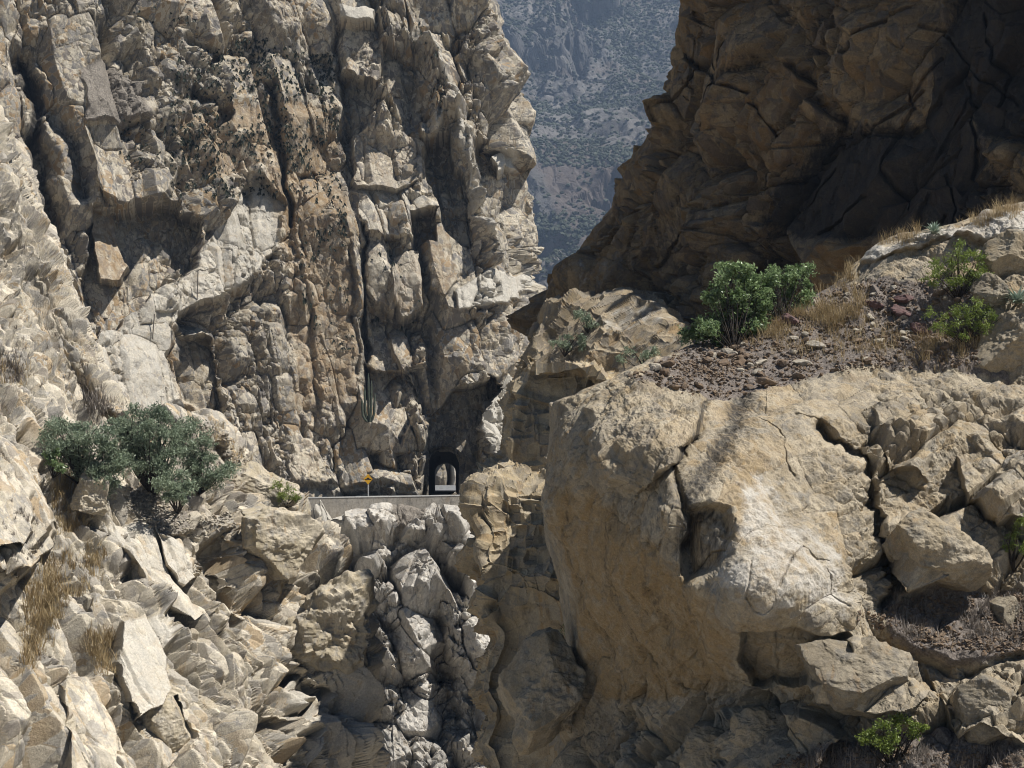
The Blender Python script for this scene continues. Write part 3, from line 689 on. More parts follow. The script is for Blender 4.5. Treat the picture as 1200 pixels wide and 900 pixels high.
class MB:
    """collects quads and triangles (as quads) for one mesh"""
    def __init__(self): self.v = []; self.f = []; self.t = []; self.n = 0
    def add(self, V, Fc, tone=.5):
        V = np.asarray(V, float); self.v.append(V); self.f.append(np.asarray(Fc) + self.n); self.n += len(V)
        self.t.append(np.broadcast_to(np.asarray(tone, float), (len(V),)))
    def box(self, lo, hi):
        (a, b, c), (d, e, f) = lo, hi
        self.add([(a, b, c), (d, b, c), (d, e, c), (a, e, c), (a, b, f), (d, b, f), (d, e, f), (a, e, f)],
                 [(0, 3, 2, 1), (4, 5, 6, 7), (0, 1, 5, 4), (1, 2, 6, 5), (2, 3, 7, 6), (3, 0, 4, 7)])
    def tube(self, pts, r, sides=7):
        pts = np.asarray(pts, float); n = len(pts); r = np.broadcast_to(np.asarray(r, float), (n,))
        t = np.gradient(pts, axis=0); t /= np.linalg.norm(t, axis=1, keepdims=True) + 1e-9
        ref = np.where(np.abs(t[:, 2:3]) > .9, np.array([[1., 0, 0]]), np.array([[0, 0, 1.]]))
        a = np.cross(t, ref); a /= np.linalg.norm(a, axis=1, keepdims=True); b = np.cross(t, a)
        an = np.arange(sides) * 2 * np.pi / sides
        V = pts[:, None] + r[:, None, None] * (np.cos(an)[None, :, None] * a[:, None] + np.sin(an)[None, :, None] * b[:, None])
        V = V.reshape(-1, 3); F_ = []
        for i in range(n - 1):
            for k in range(sides):
                F_.append((i * sides + k, i * sides + (k + 1) % sides, (i + 1) * sides + (k + 1) % sides, (i + 1) * sides + k))
        self.add(V, F_)
    def build(self, name, mat, parent=None, smooth=False, org=None):
        V = np.concatenate(self.v)
        if org is not None: V = V - np.asarray(org)
        return mesh_np(name, V, np.concatenate(self.f), mat, parent, smooth, tone=np.concatenate(self.t))

def leaves(mb, C, size, tones, long=2.2, droop=0.0, up=None):
    """one bent rhomb per point"""
    n = len(C)
    d = rng.normal(size=(n, 3)); d[:, 2] -= droop; d /= np.linalg.norm(d, axis=1, keepdims=True)
    s = np.cross(d, rng.normal(size=(n, 3))); s /= np.linalg.norm(s, axis=1, keepdims=True)
    L = size * (.6 + .8 * rng.random(n))[:, None]; W = L / long
    V = np.stack((C - d * L * .5, C + s * W * .5, C + d * L * .5, C - s * W * .5), 1).reshape(-1, 3)
    mb.add(V, np.arange(4 * n).reshape(n, 4), np.repeat(tones, 4))

def crown(clumps, radii, per, size, long=2.2, droop=0.0, hollow=.35):
    """leaf sprays: every clump is a few drooping twigs' worth of leaves"""
    mb = MB()
    for c, r in zip(clumps, radii):
        tips = rng.normal(size=(14, 3)); tips /= np.linalg.norm(tips, axis=1, keepdims=True)
        tips *= r * (hollow + (1 - hollow) * rng.random((14, 1)) ** .6) * np.array((1, 1, .8))
        n = int(per)
        k = rng.integers(0, 14, n)
        t = rng.random((n, 1)) ** .5
        Cc = np.asarray(c) + tips[k] * t + rng.normal(size=(n, 3)) * r * .13
        Cc[:, 2] -= droop * r * .3 * t[:, 0] ** 2
        leaves(mb, Cc, size, np.clip(rng.normal(.5, .22, n) + rng.normal(0, .12), 0, 1), long, droop)
    return mb

def branches(base, clumps, r0, r1=.012):
    mb = MB(); base = np.asarray(base)
    for c in clumps:
        c = np.asarray(c); m = base * .5 + c * .5 + rng.normal(size=3) * np.linalg.norm(c - base) * .10
        m[2] += .1
        t = np.linspace(0, 1, 7)[:, None]
        pts = (1 - t) ** 2 * base + 2 * t * (1 - t) * m + t * t * c
        mb.tube(pts, np.linspace(r0, r1, 7), 6)
    return mb

M['leaf_grey'] = leaf_mat('grey_green_leaves', (.12, .165, .105), (.36, .42, .29), .4)
M['leaf_green'] = leaf_mat('deep_green_leaves', (.085, .14, .045), (.33, .43, .21), .4, .3)
M['leaf_lime'] = leaf_mat('yellow_green_leaves', (.12, .17, .03), (.27, .33, .08), .35)
M['leaf_dry'] = leaf_mat('dry_twigs', (.13, .11, .09), (.27, .23, .19), .1)
M['grass'] = leaf_mat('dry_grass', (.26, .18, .085), (.46, .36, .20), .25, .7)
M['rosette'] = leaf_mat('cliff_plant_leaves', (.012, .018, .01), (.035, .044, .026), .1, .6)
M['agave'] = leaf_mat('pale_green_blades', (.17, .23, .17), (.36, .42, .34), .1, .5)
M['cactus'] = plain_mat('cactus_skin', (.04, .05, .038), (.075, .085, .06), 3)
M['bark'] = plain_mat('bark', (.025, .02, .016), (.055, .045, .036), 6, bump=.4)
M['stone_brown'] = rock_mat('brown_stone', (.24, .18, .125), (.16, .115, .08), (.15, .135, .12), (.07, .055, .045), (.22, .14, .08), .3, attrs=False, bump=.3, dist=.02)
M['stone_purple'] = rock_mat('purple_stone', (.17, .105, .10), (.12, .075, .072), (.16, .13, .125), (.06, .04, .04), (.16, .09, .07), .3, attrs=False, bump=.3, dist=.02)
M['stone_pale'] = rock_mat('pale_stone', (.48, .44, .37), (.38, .34, .27), (.30, .28, .25), (.15, .13, .11), (.36, .27, .17), .5, attrs=False, bump=.3, dist=.02)
M['boulder'] = rock_mat('boulder_rock', (.43, .37, .275), (.32, .265, .18), (.25, .23, .19), (.09, .075, .06), (.31, .21, .11), .7, attrs=False, bump=.4, dist=.04)
M['boulder_grey'] = rock_mat('grey_boulder_rock', (.33, .29, .22), (.24, .205, .15), (.19, .175, .15), (.06, .055, .05), (.28, .20, .115), .6, attrs=False, bump=.5, dist=.04)
M['boulder_pale'] = rock_mat('pale_boulder_rock', (.58, .52, .41), (.45, .39, .28), (.34, .32, .285), (.17, .15, .125), (.44, .32, .19), .9, attrs=False, bump=.4, dist=.05)

def bush(name, label, cat, base, clumps, radii, per, size, mat, r0=.06, long=2.2, droop=.2, group=None, trunk='stem'):
    base = np.asarray(base)
    e = empty(name, base, label, cat, group)
    crown(clumps, radii, per, size, long, droop).build('crown' if trunk == 'trunk' else 'foliage', mat, e, org=base)
    tips = [np.asarray(c) + d / np.linalg.norm(d) * r * rng.uniform(1.0, 1.4) for c, r in zip(clumps, radii) for d in rng.normal(size=(1, 3)) + (0, 0, .6)]
    branches(base - np.array((0, 0, .25)), list(clumps) + tips, r0, .006).build(trunk, M['bark'], e, smooth=True, org=base)
    return e

def clump_px(sf, base_px, pts, dy=.0, spread=.8):
    """crown centres given by where they stand in the photo, at the depth of the plant's own foot"""
    b = hit(sf, *base_px, 3); out = []
    for x, y, r in pts:
        out.append(P(x, y, b[1] + dy + rng.normal() * spread * .35)); 
    return b, out, [r for _, _, r in pts]

# ---- the trees and bushes on the left terrace
S_, F_ = 'rocky_slope', 'rock_spur'
def mass(pts, r0):                       # a bank of crown centres filling an outline
    xs = [p[0] for p in pts]; ys = [p[1] for p in pts]; out = []
    for y in np.arange(min(ys), max(ys) + 1, 10.0):
        for x in np.arange(min(xs), max(xs) + 1, 12.0):
            q = np.array([x + rng.uniform(-5, 5)]), np.array([y + rng.uniform(-4, 4)])
            if pdist(q[0], q[1], pts)[0] > 0 and rng.random() < .9: out.append((q[0][0], q[1][0], r0 * rng.uniform(.75, 1.2)))
    return out
b, c, r = clump_px(S_, (95, 562), mass([(48, 500), (60, 492), (100, 497), (140, 505), (150, 530), (146, 560), (125, 572), (100, 555), (70, 540), (50, 525)], .8), -1.5, 1.5)
bush('bush', 'broad dense green bush at the left end of the terrace thicket', 'bush', b, c, r, 420, .17, M['leaf_grey'], .06, 2.8, .5)
b, c, r = clump_px(S_, (175, 572), mass([(132, 500), (150, 480), (185, 474), (205, 490), (212, 520), (214, 555), (200, 572), (184, 560), (172, 548), (150, 558), (140, 535)], .8), -2.0, 1.5)
bush('tree', 'grey green tree with a thin dark trunk in the middle of the terrace', 'tree', b, c, r, 400, .17, M['leaf_grey'], .07, 3.0, .6, trunk='trunk')
b, c, r = clump_px(S_, (235, 572), mass([(205, 500), (225, 492), (245, 503), (255, 530), (278, 545), (275, 562), (240, 568), (222, 560), (212, 530)], .75), -2.5, 1.5)
bush('bush', 'blue green bush at the right end of the terrace thicket', 'bush', b, c, r, 400, .16, M['leaf_grey'], .06, 2.8, .5)
b, c, r = clump_px(S_, (210, 596), [(190, 566, .7), (206, 572, .75), (220, 570, .6), (212, 582, .5), (198, 580, .5)], -2.5)
bush('bush', 'low green bush hanging over the gravel below the terrace tree', 'bush', b, c, r, 700, .15, M['leaf_grey'], .05, 2.6, .6)
b, c, r = clump_px(S_, (62, 552), [(55, 533, .4), (63, 541, .45), (70, 549, .35), (66, 530, .3)], -1.5)
bush('bush', 'small bright green leafy bush on the edge of the grey block', 'bush', b, c, r, 350, .14, M['leaf_green'], .03, 2, .3)
b, c, r = clump_px(S_, (334, 590), [(325, 568, .55), (338, 574, .6), (346, 583, .45), (330, 582, .5)], -1.5)
bush('bush', 'olive twiggy bush beside the left end of the road wall', 'bush', b, c, r, 420, .12, M['leaf_lime'], .03, 3, .2)

# ---- bushes of the right shelf
b, c, r = clump_px(F_, (860, 402), mass([(800, 397), (812, 376), (835, 335), (848, 308), (868, 304), (885, 318), (898, 338), (900, 375), (880, 398), (840, 404)], .38), .6, 1.2)
bush('bush', 'dense glossy green bush at the back edge of the scree shelf', 'bush', b, c, r, 300, .125, M['leaf_green'], .02, 2.4, .15)
b, c, r = clump_px(F_, (915, 376), mass([(888, 335), (902, 312), (930, 303), (950, 316), (948, 352), (925, 372), (895, 368)], .36), .5, 1.0)
bush('bush', 'lighter green bush just right of the glossy one, against the dark cliff', 'bush', b, c, r, 280, .11, M['leaf_green'], .02, 2.6, .15)
b, c, r = clump_px(F_, (1125, 342), mass([(1086, 330), (1092, 302), (1120, 284), (1150, 296), (1160, 328), (1120, 340)], .3), -.4, .9)
bush('bush', 'upper yellow green shrub below the ledge of pale rock', 'shrub', b, c, r, 230, .06, M['leaf_lime'], .012, 2.2, 0)
b, c, r = clump_px(F_, (1130, 398), mass([(1084, 386), (1092, 364), (1130, 350), (1176, 362), (1186, 384), (1130, 394)], .28), -.6, .9)
bush('bush', 'lower yellow green shrub with bare grey stems on the scree', 'shrub', b, c, r, 210, .055, M['leaf_lime'], .012, 2.2, 0)
b, c, r = clump_px(F_, (1045, 890), [(1020, 858, .28), (1036, 848, .3), (1052, 845, .28), (1068, 848, .26), (1028, 868, .28), (1048, 862, .32), (1070, 860, .26), (1040, 876, .25), (1012, 866, .2), (1082, 852, .18)], -.5, .3)
bush('bush', 'bright green shrub at the foot of the rocks along the bottom edge', 'shrub', b, c, r, 420, .06, M['leaf_lime'], .025, 2.2, 0)
b, c, r = clump_px(F_, (1190, 660), [(1188, 625, .28), (1198, 610, .3), (1184, 640, .26), (1200, 640, .3)], -.3, .3)
bush('bush', 'dull green twiggy shrub at the right edge beside the blocks', 'shrub', b, c, r, 340, .06, M['leaf_lime'], .025, 2.6, 0)
for k, (x, y, lab) in enumerate(((755, 428, 'small dark bush on the shaded ledge left of the shelf'), (686, 384, 'tiny olive bush on the upper step of the tan knoll'), (660, 412, 'tiny olive bush on the lower left step of the tan knoll'))):
    b = hit('rock_knoll', x, y, 3); b2 = b + np.array((0, -.5, 0))
    c = [b2 + rng.normal(size=3) * np.array((.5, .35, .25)) + np.array((0, 0, .5)) for _ in range(6)]
    bush('bush', lab, 'bush', b2, c, [.38] * 6, 200, .12, M['leaf_grey'], .03, 2.5, .1)
b = hit('rock_buttress', 664, 745, 3); c = [b + np.array((dx, -.3, dz)) for dx, dz in ((-.4, .2), (0, .4), (.3, .1), (.1, -.2))]
bush('bush', 'sparse pale green bush in the cleft of the buttress', 'bush', b, c, [.35] * 4, 90, .1, M['leaf_green'], .015, 2.5, .1)

# ---- agaves
def agave(label, base, R_, n=46):
    e = empty('agave', base, label, 'succulent')
    mb = MB()
    for k in range(n):
        a = k * 2.39996; el = .15 + 1.15 * (k / n); L = R_ * (.7 + .5 * rng.random())
        d = np.array((math.cos(a) * math.cos(el), math.sin(a) * math.cos(el), math.sin(el))); sd = np.array((-math.sin(a), math.cos(a), 0))
        prev = None; V = []
        for t in np.linspace(0, 1, 5):
            c = d * L * t + np.array((0, 0, -.35 * L * t * t)); w = .035 * R_ / .5 * (1 - t) ** .7 + .002
            V += [c - sd * w, c + sd * w]
        mb.add(V, [(2 * i, 2 * i + 1, 2 * i + 3, 2 * i + 2) for i in range(4)], rng.random())
    mb.build('blades', M['agave'], e)
    return e
agave('spiky pale green agave on the crest of the shelf', hit(F_, 1096, 276, 4) + np.array((0, -.1, .12)), .62)
agave('spiky silvery agave at the right edge below the pale ledge', hit(F_, 1188, 362, 3) + np.array((-.02, -.25, .2)), .75, 60)

# ---- columnar cactus
b = hit('cliff', 434, 492, 3) + np.array((0, -1.0, 0)); e = empty('cactus', b, 'columnar cactus in the dark recess left of the tunnel', 'cactus')
for dx, dy, h, l in ((-.5, 0, 4.6, -.3), (-.15, .3, 6.4, 0), (.22, -.2, 5.4, .2), (.55, .2, 3.8, .4), (-.8, -.2, 3.0, -.4)):
    mb = MB(); t = np.linspace(0, 1, 8)
    pts = np.stack((dx * (.35 + .65 * np.minimum(t * 4, 1)) + l * t * .4, dy * np.ones(8), h * t), 1)
    mb.tube(pts, .17 * np.array((.8, 1, 1, 1.02, 1, .98, .85, .25)), 9); mb.build('stem', M['cactus'], e, smooth=True)

# ---- small plants on the big wall
V_, qx_, qy_, fc_ = SURF['cliff']; ix = front('cliff'); V_, qx_, qy_ = V_[ix], qx_[ix], qy_[ix]
dens = np.zeros(len(V_))
for pts, wgt in (([(200, 70), (300, 40), (390, 70), (400, 210), (330, 230), (200, 230)], 1.0), ([(330, 70), (392, 60), (405, 250), (410, 300), (355, 220)], .9), ([(340, 250), (405, 240), (415, 420), (360, 380)], .4), ([(235, 150), (310, 150), (300, 215), (220, 215)], .8), ([(150, 10), (230, 5), (240, 60), (190, 60)], .35), ([(480, 10), (520, 60), (560, 200), (500, 120)], .15), ([(120, 130), (200, 140), (210, 210), (140, 190)], .35), ([(420, 290), (500, 290), (500, 400), (420, 380)], .12)):
    dens = np.maximum(dens, wgt * (pdist(qx_, qy_, pts) > 0))
dens *= .15 + sstep(-.25, .2, fbm(V_, 6, 2, 801))
pick = rng.choice(len(V_), 1250, replace=False, p=dens / dens.sum())
def cliff_plant_mesh(seed):
    r = np.random.default_rng(seed); mb = MB()
    for k in range(11):
        a = r.uniform(0, 2 * np.pi); d = np.array((math.cos(a) * .55, -.35 - .2 * r.random(), -.15 - .55 * r.random() + .5 * (k % 3 == 0))); L = r.uniform(.26, .46)
        s = np.cross(d, (0, 1, .2)); s = s / np.linalg.norm(s) * .05
        p1 = d * L * .6; p2 = d * L + np.array((0, 0, -.12))
        mb.add([-s, s, p1 + s * .9, p1 - s * .9, p2], [(0, 1, 2, 3), (3, 2, 4, 4)][:1], r.random())
        mb.add([p1 - s * .9, p1 + s * .9, p2 + s * .1, p2 - s * .1], [(0, 1, 2, 3)], r.random())
    return mb
protos = []
for k in range(4):
    o = cliff_plant_mesh(k).build('rosette_plant', M['rosette']); protos.append(o)
    tag(o, 'small dark rosette plant clinging to the sheer tan wall', 'plant', 'rosette plants on the rock wall')
for n_, i in enumerate(pick[:300]):
    o = protos[n_] if n_ < 4 else protos[n_ % 4].copy()
    if n_ >= 4: link(o)
    o.location = V_[i] + np.array((0, -.1, 0)); s = rng.uniform(.95, 1.7); o.scale = (s * .9, s * .9, s * rng.uniform(1.2, 1.9)); o.rotation_euler = (0, 0, rng.uniform(-.7, .7))
mb = MB()
for i in pick[300:]:
    m_ = cliff_plant_mesh(int(rng.integers(0, 50))); s = rng.uniform(.75, 1.3)
    for v, f, t in zip(m_.v, m_.f, m_.t):
        mb.add(v * s + V_[i] + np.array((0, -.1, 0)), f - f.min(), t)
tag(mb.build('rosette_plants', M['rosette']), 'scattered smaller dark plants over the tan wall', 'plants', kind='stuff')

# ---- loose rock
def rock_mesh(name, dims, seed, mat, sub=5, cuts=14, rough=.05, rot=(0, 0, 0)):
    r = np.random.default_rng(seed)
    bm = bmesh.new(); bmesh.ops.create_icosphere(bm, subdivisions=sub, radius=1)
    V = np.array([v.co[:] for v in bm.verts]); Fc = np.array([[v.index for v in f.verts] for f in bm.faces]); bm.free()
    n = r.normal(size=(cuts, 3)); n /= np.linalg.norm(n, axis=1, keepdims=True); d = r.uniform(.62, 1.0, cuts)
    dots = V @ n.T
    rad = np.min(np.where(dots > .05, d / np.maximum(dots, .05), 9), axis=1); rad = np.minimum(rad, 1.25)
    for _ in range(1): V2 = V * rad[:, None]
    V2 = V2 * np.array(dims) * .5 * 1.1
    V2 = V2 @ rotm(*rot)
    dn = V
    m = min(dims)
    V2 = V2 + dn * (fbm(V2 + seed * 7.7, m * .5, 4, seed) * rough * m * 2.4 + (fbm(V2 * np.array((1, 1, 2.0)), m * .3, 3, seed + 5, .5, True) - .3) * rough * m * .5 + fbm(V2, m * .09, 3, seed + 9, .6) * rough * m * .35)[:, None]
    return mesh_np(name, V2, Fc, mat, smooth=False)

def boulder(label, sf, px, py, dims, seed, mat, rot=(0, 0, 0), out=-.25, rough=.06, cuts=14, sub=6, Y=None):
    o = rock_mesh('boulder', dims, seed, mat, sub, cuts, rough, rot)
    h = hit(sf, px, py, 3) if Y is None else P(px, py, Y)
    o.location = P(px, py, h[1] + out)
    return tag(o, label, 'boulder')
boulder('brown shaded boulder wedged below the left end of the road wall', S_, 322, 628, (4.6, 4, 3.4), 3, M['boulder_pale'], (0, 25, 0), -1.6, .05, 11)
boulder('square pale block right of the terrace thicket', S_, 302, 568, (4.0, 3.2, 2.4), 8, M['boulder_pale'], (0, 15, 20), -.8, .05, 10)
boulder('rounded pale boulder at the terrace rim beside the dry grass', S_, 108, 584, (2.0, 2.0, 2.0), 12, M['boulder_pale'], (10, 35, 0), -.5, .07, 18)
boulder('large rounded overhanging boulder above the gorge floor', S_, 388, 735, (5.4, 5, 6.6), 21, M['boulder_pale'], (0, 10, 0), -1.4, .08, 22)
boulder('angular brown block split off the slope, right of the pale slabs', S_, 190, 850, (2.2, 2, 2.6), 31, M['boulder_pale'], (0, 30, 0), -.2, .04, 10)
boulder('flat topped boulder leaning out under the great overhang', F_, 641, 816, (2.5, 2.4, 2.8), 41, M['boulder'], (0, -15, 30), 0, .06, 12, 6, 44.0)
boulder('big brown block resting at the right edge of the scree', F_, 1188, 408, (2.0, 1.8, 1.9), 51, M['boulder'], (0, 20, 10), .2, .06, 12)
boulder('pale block under the shelf crest at the right edge', F_, 1192, 305, (1.7, 1.5, 1.25), 57, M['boulder'], (0, 10, 30), -.2, .06, 12)
boulder('dark brown block in front of the silvery agave', F_, 1158, 345, (.9, .9, .8), 58, M['boulder_grey'], (0, 40, 30), -.2, .06, 10)
boulder('wide grey block under the grass ledge, right of the white face', F_, 1012, 788, (3.0, 1.8, 1.5), 61, M['boulder_grey'], (0, 15, 10), .62, .05, 12)
boulder('rounded tan boulder at the base of the overhang', F_, 895, 858, (2.6, 1.8, 1.3), 71, M['boulder'], (0, -10, 15), .62, .06, 18)
boulder('smaller tan boulder left of the rounded boulder at the base of the overhang', F_, 838, 885, (2.2, 1.6, 1.2), 72, M['boulder'], (0, 10, 0), .62, .06, 18)
boulder('grey brown wedge of rock right of the long crack', F_, 1096, 652, (2.3, 1.6, 1.6), 75, M['boulder'], (0, 25, 0), .62, .05, 11)
boulder('squarish block low on the right beside the green shrub', F_, 1150, 830, (1.5, 1.3, 1.2), 78, M['boulder_grey'], (0, 20, 30), .62, .05, 11)
boulder('rounded rock among the grass on the right ledge', F_, 1178, 715, (.9, .8, .7), 79, M['boulder_grey'], (0, 20, 30), -.1, .05, 14)

for px, py, d, lab in ((1052, 364, .34, 'purple stone lying on the scree, right of the others'), (1060, 352, .36, 'flat purple stone just above the darker purple one'), (1026, 358, .36, 'reddish purple stone on the scree left of two purple ones'), (1058, 367, .30, 'dark purple stone nearest the yellow green shrubs'), (925, 376, .40, 'purple grey stone behind the bushes at the scree edge'), (1078, 388, .45, 'dull purple slab half buried in the scree')):
    o = rock_mesh('stone', (d * 1.6, d, d * .8), int(px * 3 + py), M['stone_purple'], 3, 9, .06, (0, 20, 0))
    o.location = hit(F_, px, py, 2) + np.array((0, -.02, .05)); tag(o, lab, 'stone')
for px, py, d, lab in ((956, 406, .34, 'pale flat stone lying on the middle of the scree'), (940, 426, .3, 'pale wedge shaped stone low on the scree'), (900, 448, .36, 'brown flat stone at the lower lip of the scree'), (1057, 397, .22, 'small pale stone under the purple slab')):
    o = rock_mesh('stone', (d * 1.5, d, d * .6), int(px * 3 + py), M['stone_pale' if 'pale' in lab else 'stone_brown'], 3, 9, .06, (0, 10, 0))
    o.location = hit(F_, px, py, 2) + np.array((0, -.02, .05)); tag(o, lab, 'stone')

def scatter_pick(sf, polys, n, seed, clump=1.0):
    V, qx, qy, fc = SURF[sf]; ix = front(sf); V, qx, qy, fc = V[ix], qx[ix], qy[ix], fc[ix]; dn = np.zeros(len(V))
    for pts, w in polys: dn = np.maximum(dn, w * sstep(-6, 12, pdist(qx, qy, pts)))
    dn = dn * (1 - clump + clump * (.12 + sstep(-.25, .3, fbm(V, 1.2 if sf == F_ else 3, 3, seed))))
    return V[rng.choice(len(V), n, p=dn / dn.sum(), replace=n > len(V) // 3)]

scree = [([(745, 446), (800, 408), (860, 392), (980, 332), (1060, 330), (1130, 335), (1190, 430), (1080, 428), (1000, 434), (930, 447), (850, 462), (800, 460)], 1.0), ([(740, 440), (830, 410), (900, 400), (920, 445), (850, 465)], 1.6)]
stones = [rock_mesh('stone', (.17, .13, .11), 900 + k, M['stone_brown' if k % 3 else 'stone_pale'], 2, 8, .05) for k in range(6)]
for o in stones: tag(o, 'loose angular stone lying on the scree shelf', 'stone', 'loose stones on the scree')
for k, p in enumerate(scatter_pick(F_, scree, 150, 811)):
    o = stones[k] if k < 6 else stones[k % 6].copy()
    if k >= 6: link(o)
    s = rng.uniform(.55, 1.8) ** 1.3; o.scale = (s * rng.uniform(.7, 1.3), s * rng.uniform(.7, 1.3), s * rng.uniform(.6, 1.1)); o.rotation_euler = (rng.uniform(-.4, .4), rng.uniform(-.4, .4), rng.uniform(0, 6.3)); o.location = p + np.array((0, 0, .03))
def rubble(name, sf, polys, n, s0, s1, mat, label, seed):
    mb = MB(); base = np.array([(1, 0, 0), (-1, 0, 0), (0, 1, 0), (0, -1, 0), (0, 0, .7), (0, 0, -.7)], float)
    fc = [(0, 2, 4), (2, 1, 4), (1, 3, 4), (3, 0, 4), (2, 0, 5), (1, 2, 5), (3, 1, 5), (0, 3, 5)]
    Vs = []; Fs = []
    for i, p in enumerate(scatter_pick(sf, polys, n, seed)):
        s = s0 + (s1 - s0) * rng.random() ** 3
        q = base * s * rng.uniform(.5, 1.1, (6, 3)); q = q @ rotm(*rng.uniform(-40, 40, 2), rng.uniform(0, 360))
        Vs.append(q + p + np.array((0, 0, s * .2))); Fs.append(np.array(fc) + 6 * i)
    return tag(mesh_np(name, np.concatenate(Vs), np.concatenate(Fs), mat), label, 'gravel', kind='stuff')
rubble('gravel', F_, scree + [([(1000, 720), (1080, 700), (1210, 690), (1210, 770), (1060, 755)], .7), ([(960, 870), (1200, 880), (1200, 900), (900, 900)], .6)], 9000, .018, .11, M['stone_brown'], 'brown gravel and chips covering the scree shelf', 821)
rubble('gravel', S_, [([(145, 570), (205, 585), (240, 630), (190, 625), (150, 600)], 1.0), ([(250, 500), (300, 545), (280, 560), (230, 500)], .7), ([(190, 610), (280, 600), (260, 640)], .6)], 1800, .04, .2, M['stone_pale'], 'grey gravel spilling below the terrace tree', 823)

# ---- dry grass
def grass(name, sf, polys, n, h0, h1, label, seed, wd=.006, mat=None):
    mb = MB(); pts = scatter_pick(sf, polys, n, seed)
    for p in pts:
        k = rng.integers(7, 16); hh = rng.uniform(h0, h1)
        a = rng.uniform(0, 2 * np.pi, k); lean = rng.uniform(.05, .75, k); L = hh * rng.uniform(.5, 1.1, k)
        d = np.stack((np.cos(a) * lean, np.sin(a) * lean, np.ones(k)), 1); s = np.stack((-np.sin(a), np.cos(a), np.zeros(k)), 1) * wd
        o0 = p + rng.normal(size=(k, 3)) * np.array((.05, .05, 0)) * (h1 / .4)
        mid = o0 + d * L[:, None] * .55; tip = o0 + d * L[:, None] + np.stack((np.cos(a), np.sin(a), -.3 * np.ones(k)), 1) * (L * .25 * lean)[:, None]
        V = np.stack((o0 - s, o0 + s, mid + s * .8, mid - s * .8, mid - s * .8, mid + s * .8, tip + s * .15, tip - s * .15), 1).reshape(-1, 3)
        mb.add(V, np.arange(8 * k).reshape(-1, 4), np.clip(rng.normal(.5, .25), 0, 1))
    return tag(mb.build(name, mat or M['grass']), label, 'grass', kind='stuff')
grass('dry_grass', F_, [([(930, 375), (985, 340), (1020, 330), (1010, 375), (950, 405)], 1.0), ([(955, 300), (1010, 290), (1000, 330), (960, 345)], 1.4), ([(1030, 290), (1080, 270), (1070, 285)], 1.3), ([(1130, 262), (1200, 235), (1200, 252), (1150, 268)], 1.2), ([(900, 372), (960, 345), (940, 400), (890, 400)], .8), ([(870, 405), (1000, 375), (1090, 395), (1000, 430)], .3), ([(1060, 390), (1150, 400), (1130, 440), (1060, 430)], .5)], 620, .18, .55, 'straw coloured dry grass along the back of the scree shelf', 831, .005)
grass('dry_grass', F_, [([(1030, 715), (1060, 690), (1150, 690), (1210, 680), (1210, 770), (1060, 752)], 1.0), ([(960, 880), (1110, 870), (1210, 880), (1210, 905), (900, 905)], .8), ([(930, 815), (950, 800), (950, 850), (935, 850)], .5)], 420, .12, .36, 'grey dry grass on the lower right ledge', 833, .005, M['leaf_dry'])
grass('dry_grass', S_, [([(62, 575), (95, 575), (112, 600), (110, 625), (70, 625)], 2.0), ([(65, 560), (90, 555), (110, 590), (80, 600)], 1.2), ([(30, 690), (70, 640), (90, 660), (70, 740), (25, 800)], .9), ([(100, 740), (135, 740), (135, 790), (110, 790)], .8), ([(100, 620), (125, 640), (110, 720), (85, 700)], .6), ([(230, 500), (260, 500), (300, 550), (250, 540)], .4), ([(0, 420), (25, 420), (40, 450), (0, 450)], .7)], 700, .3, .85, 'tawny dry grass tufts on the left slope', 835, .012)
grass('dry_grass', S_, [([(10, 560), (60, 640), (40, 700), (0, 700)], .4), ([(0, 200), (60, 320), (110, 440), (60, 470), (0, 420)], .5)], 140, .15, .4, 'sparse grey grass in the cracks of the left slope', 836, .012, M['leaf_dry'])
grass('dry_grass', S_, [([(95, 445), (125, 470), (130, 490), (100, 490)], 1.0), ([(0, 410), (30, 420), (40, 450), (0, 455)], .8)], 120, .4, .9, 'grey brown dead brush above the terrace thicket', 837, .02, M['leaf_dry'])

# ---- road, wall, sign, tunnel
ROADZ = -2.78
def wall_pt(px, py, Y=180.0): return P(px, py, Y)
a0, a1 = P(300, 583.6, 180.0), P(610, 578.6, 180.0)
e = empty('retaining_wall', (a0 + a1) / 2, 'low weathered concrete wall along the outer edge of the road', 'wall')
org = (a0 + a1) / 2
mb = MB(); mb.add([a0 + (0, 0, -.14), a1 + (0, 0, -.14), a1 + (0, .45, -.14), a0 + (0, .45, -.14), a0 + (0, -.25, -7.5), a1 + (0, -.25, -7.5), a1 + (0, .45, -7.5), a0 + (0, .45, -7.5)],
    [(0, 1, 2, 3), (4, 7, 6, 5), (0, 4, 5, 1), (1, 5, 6, 2), (2, 6, 7, 3), (3, 7, 4, 0)]); mb.build('wall_body', M['concrete'], e, org=org)
n_ = 8
for k in range(n_):
    p, q = a0 + (a1 - a0) * (k / n_) + (.015, 0, 0), a0 + (a1 - a0) * ((k + 1) / n_) - (.015, 0, 0)
    dz = rng.uniform(-.02, .02)
    mb = MB(); mb.add([p + (0, -.05, -.138), q + (0, -.05, -.138), q + (0, .5, -.138), p + (0, .5, -.138), p + (0, -.05, dz), q + (0, -.05, dz), q + (0, .5, dz), p + (0, .5, dz)],
        [(0, 3, 2, 1), (4, 5, 6, 7), (0, 1, 5, 4), (1, 2, 6, 5), (2, 3, 7, 6), (3, 0, 4, 7)]); mb.build('coping', M['pale_concrete'], e, org=org)
rd = [(-34, 180.46), (-2, 180.46), (-3.5, 200), (-9, 200), (-12.0, 306), (-9, 330), (-26, 330), (-17.0, 306), (-12.0, 200), (-34, 200)]
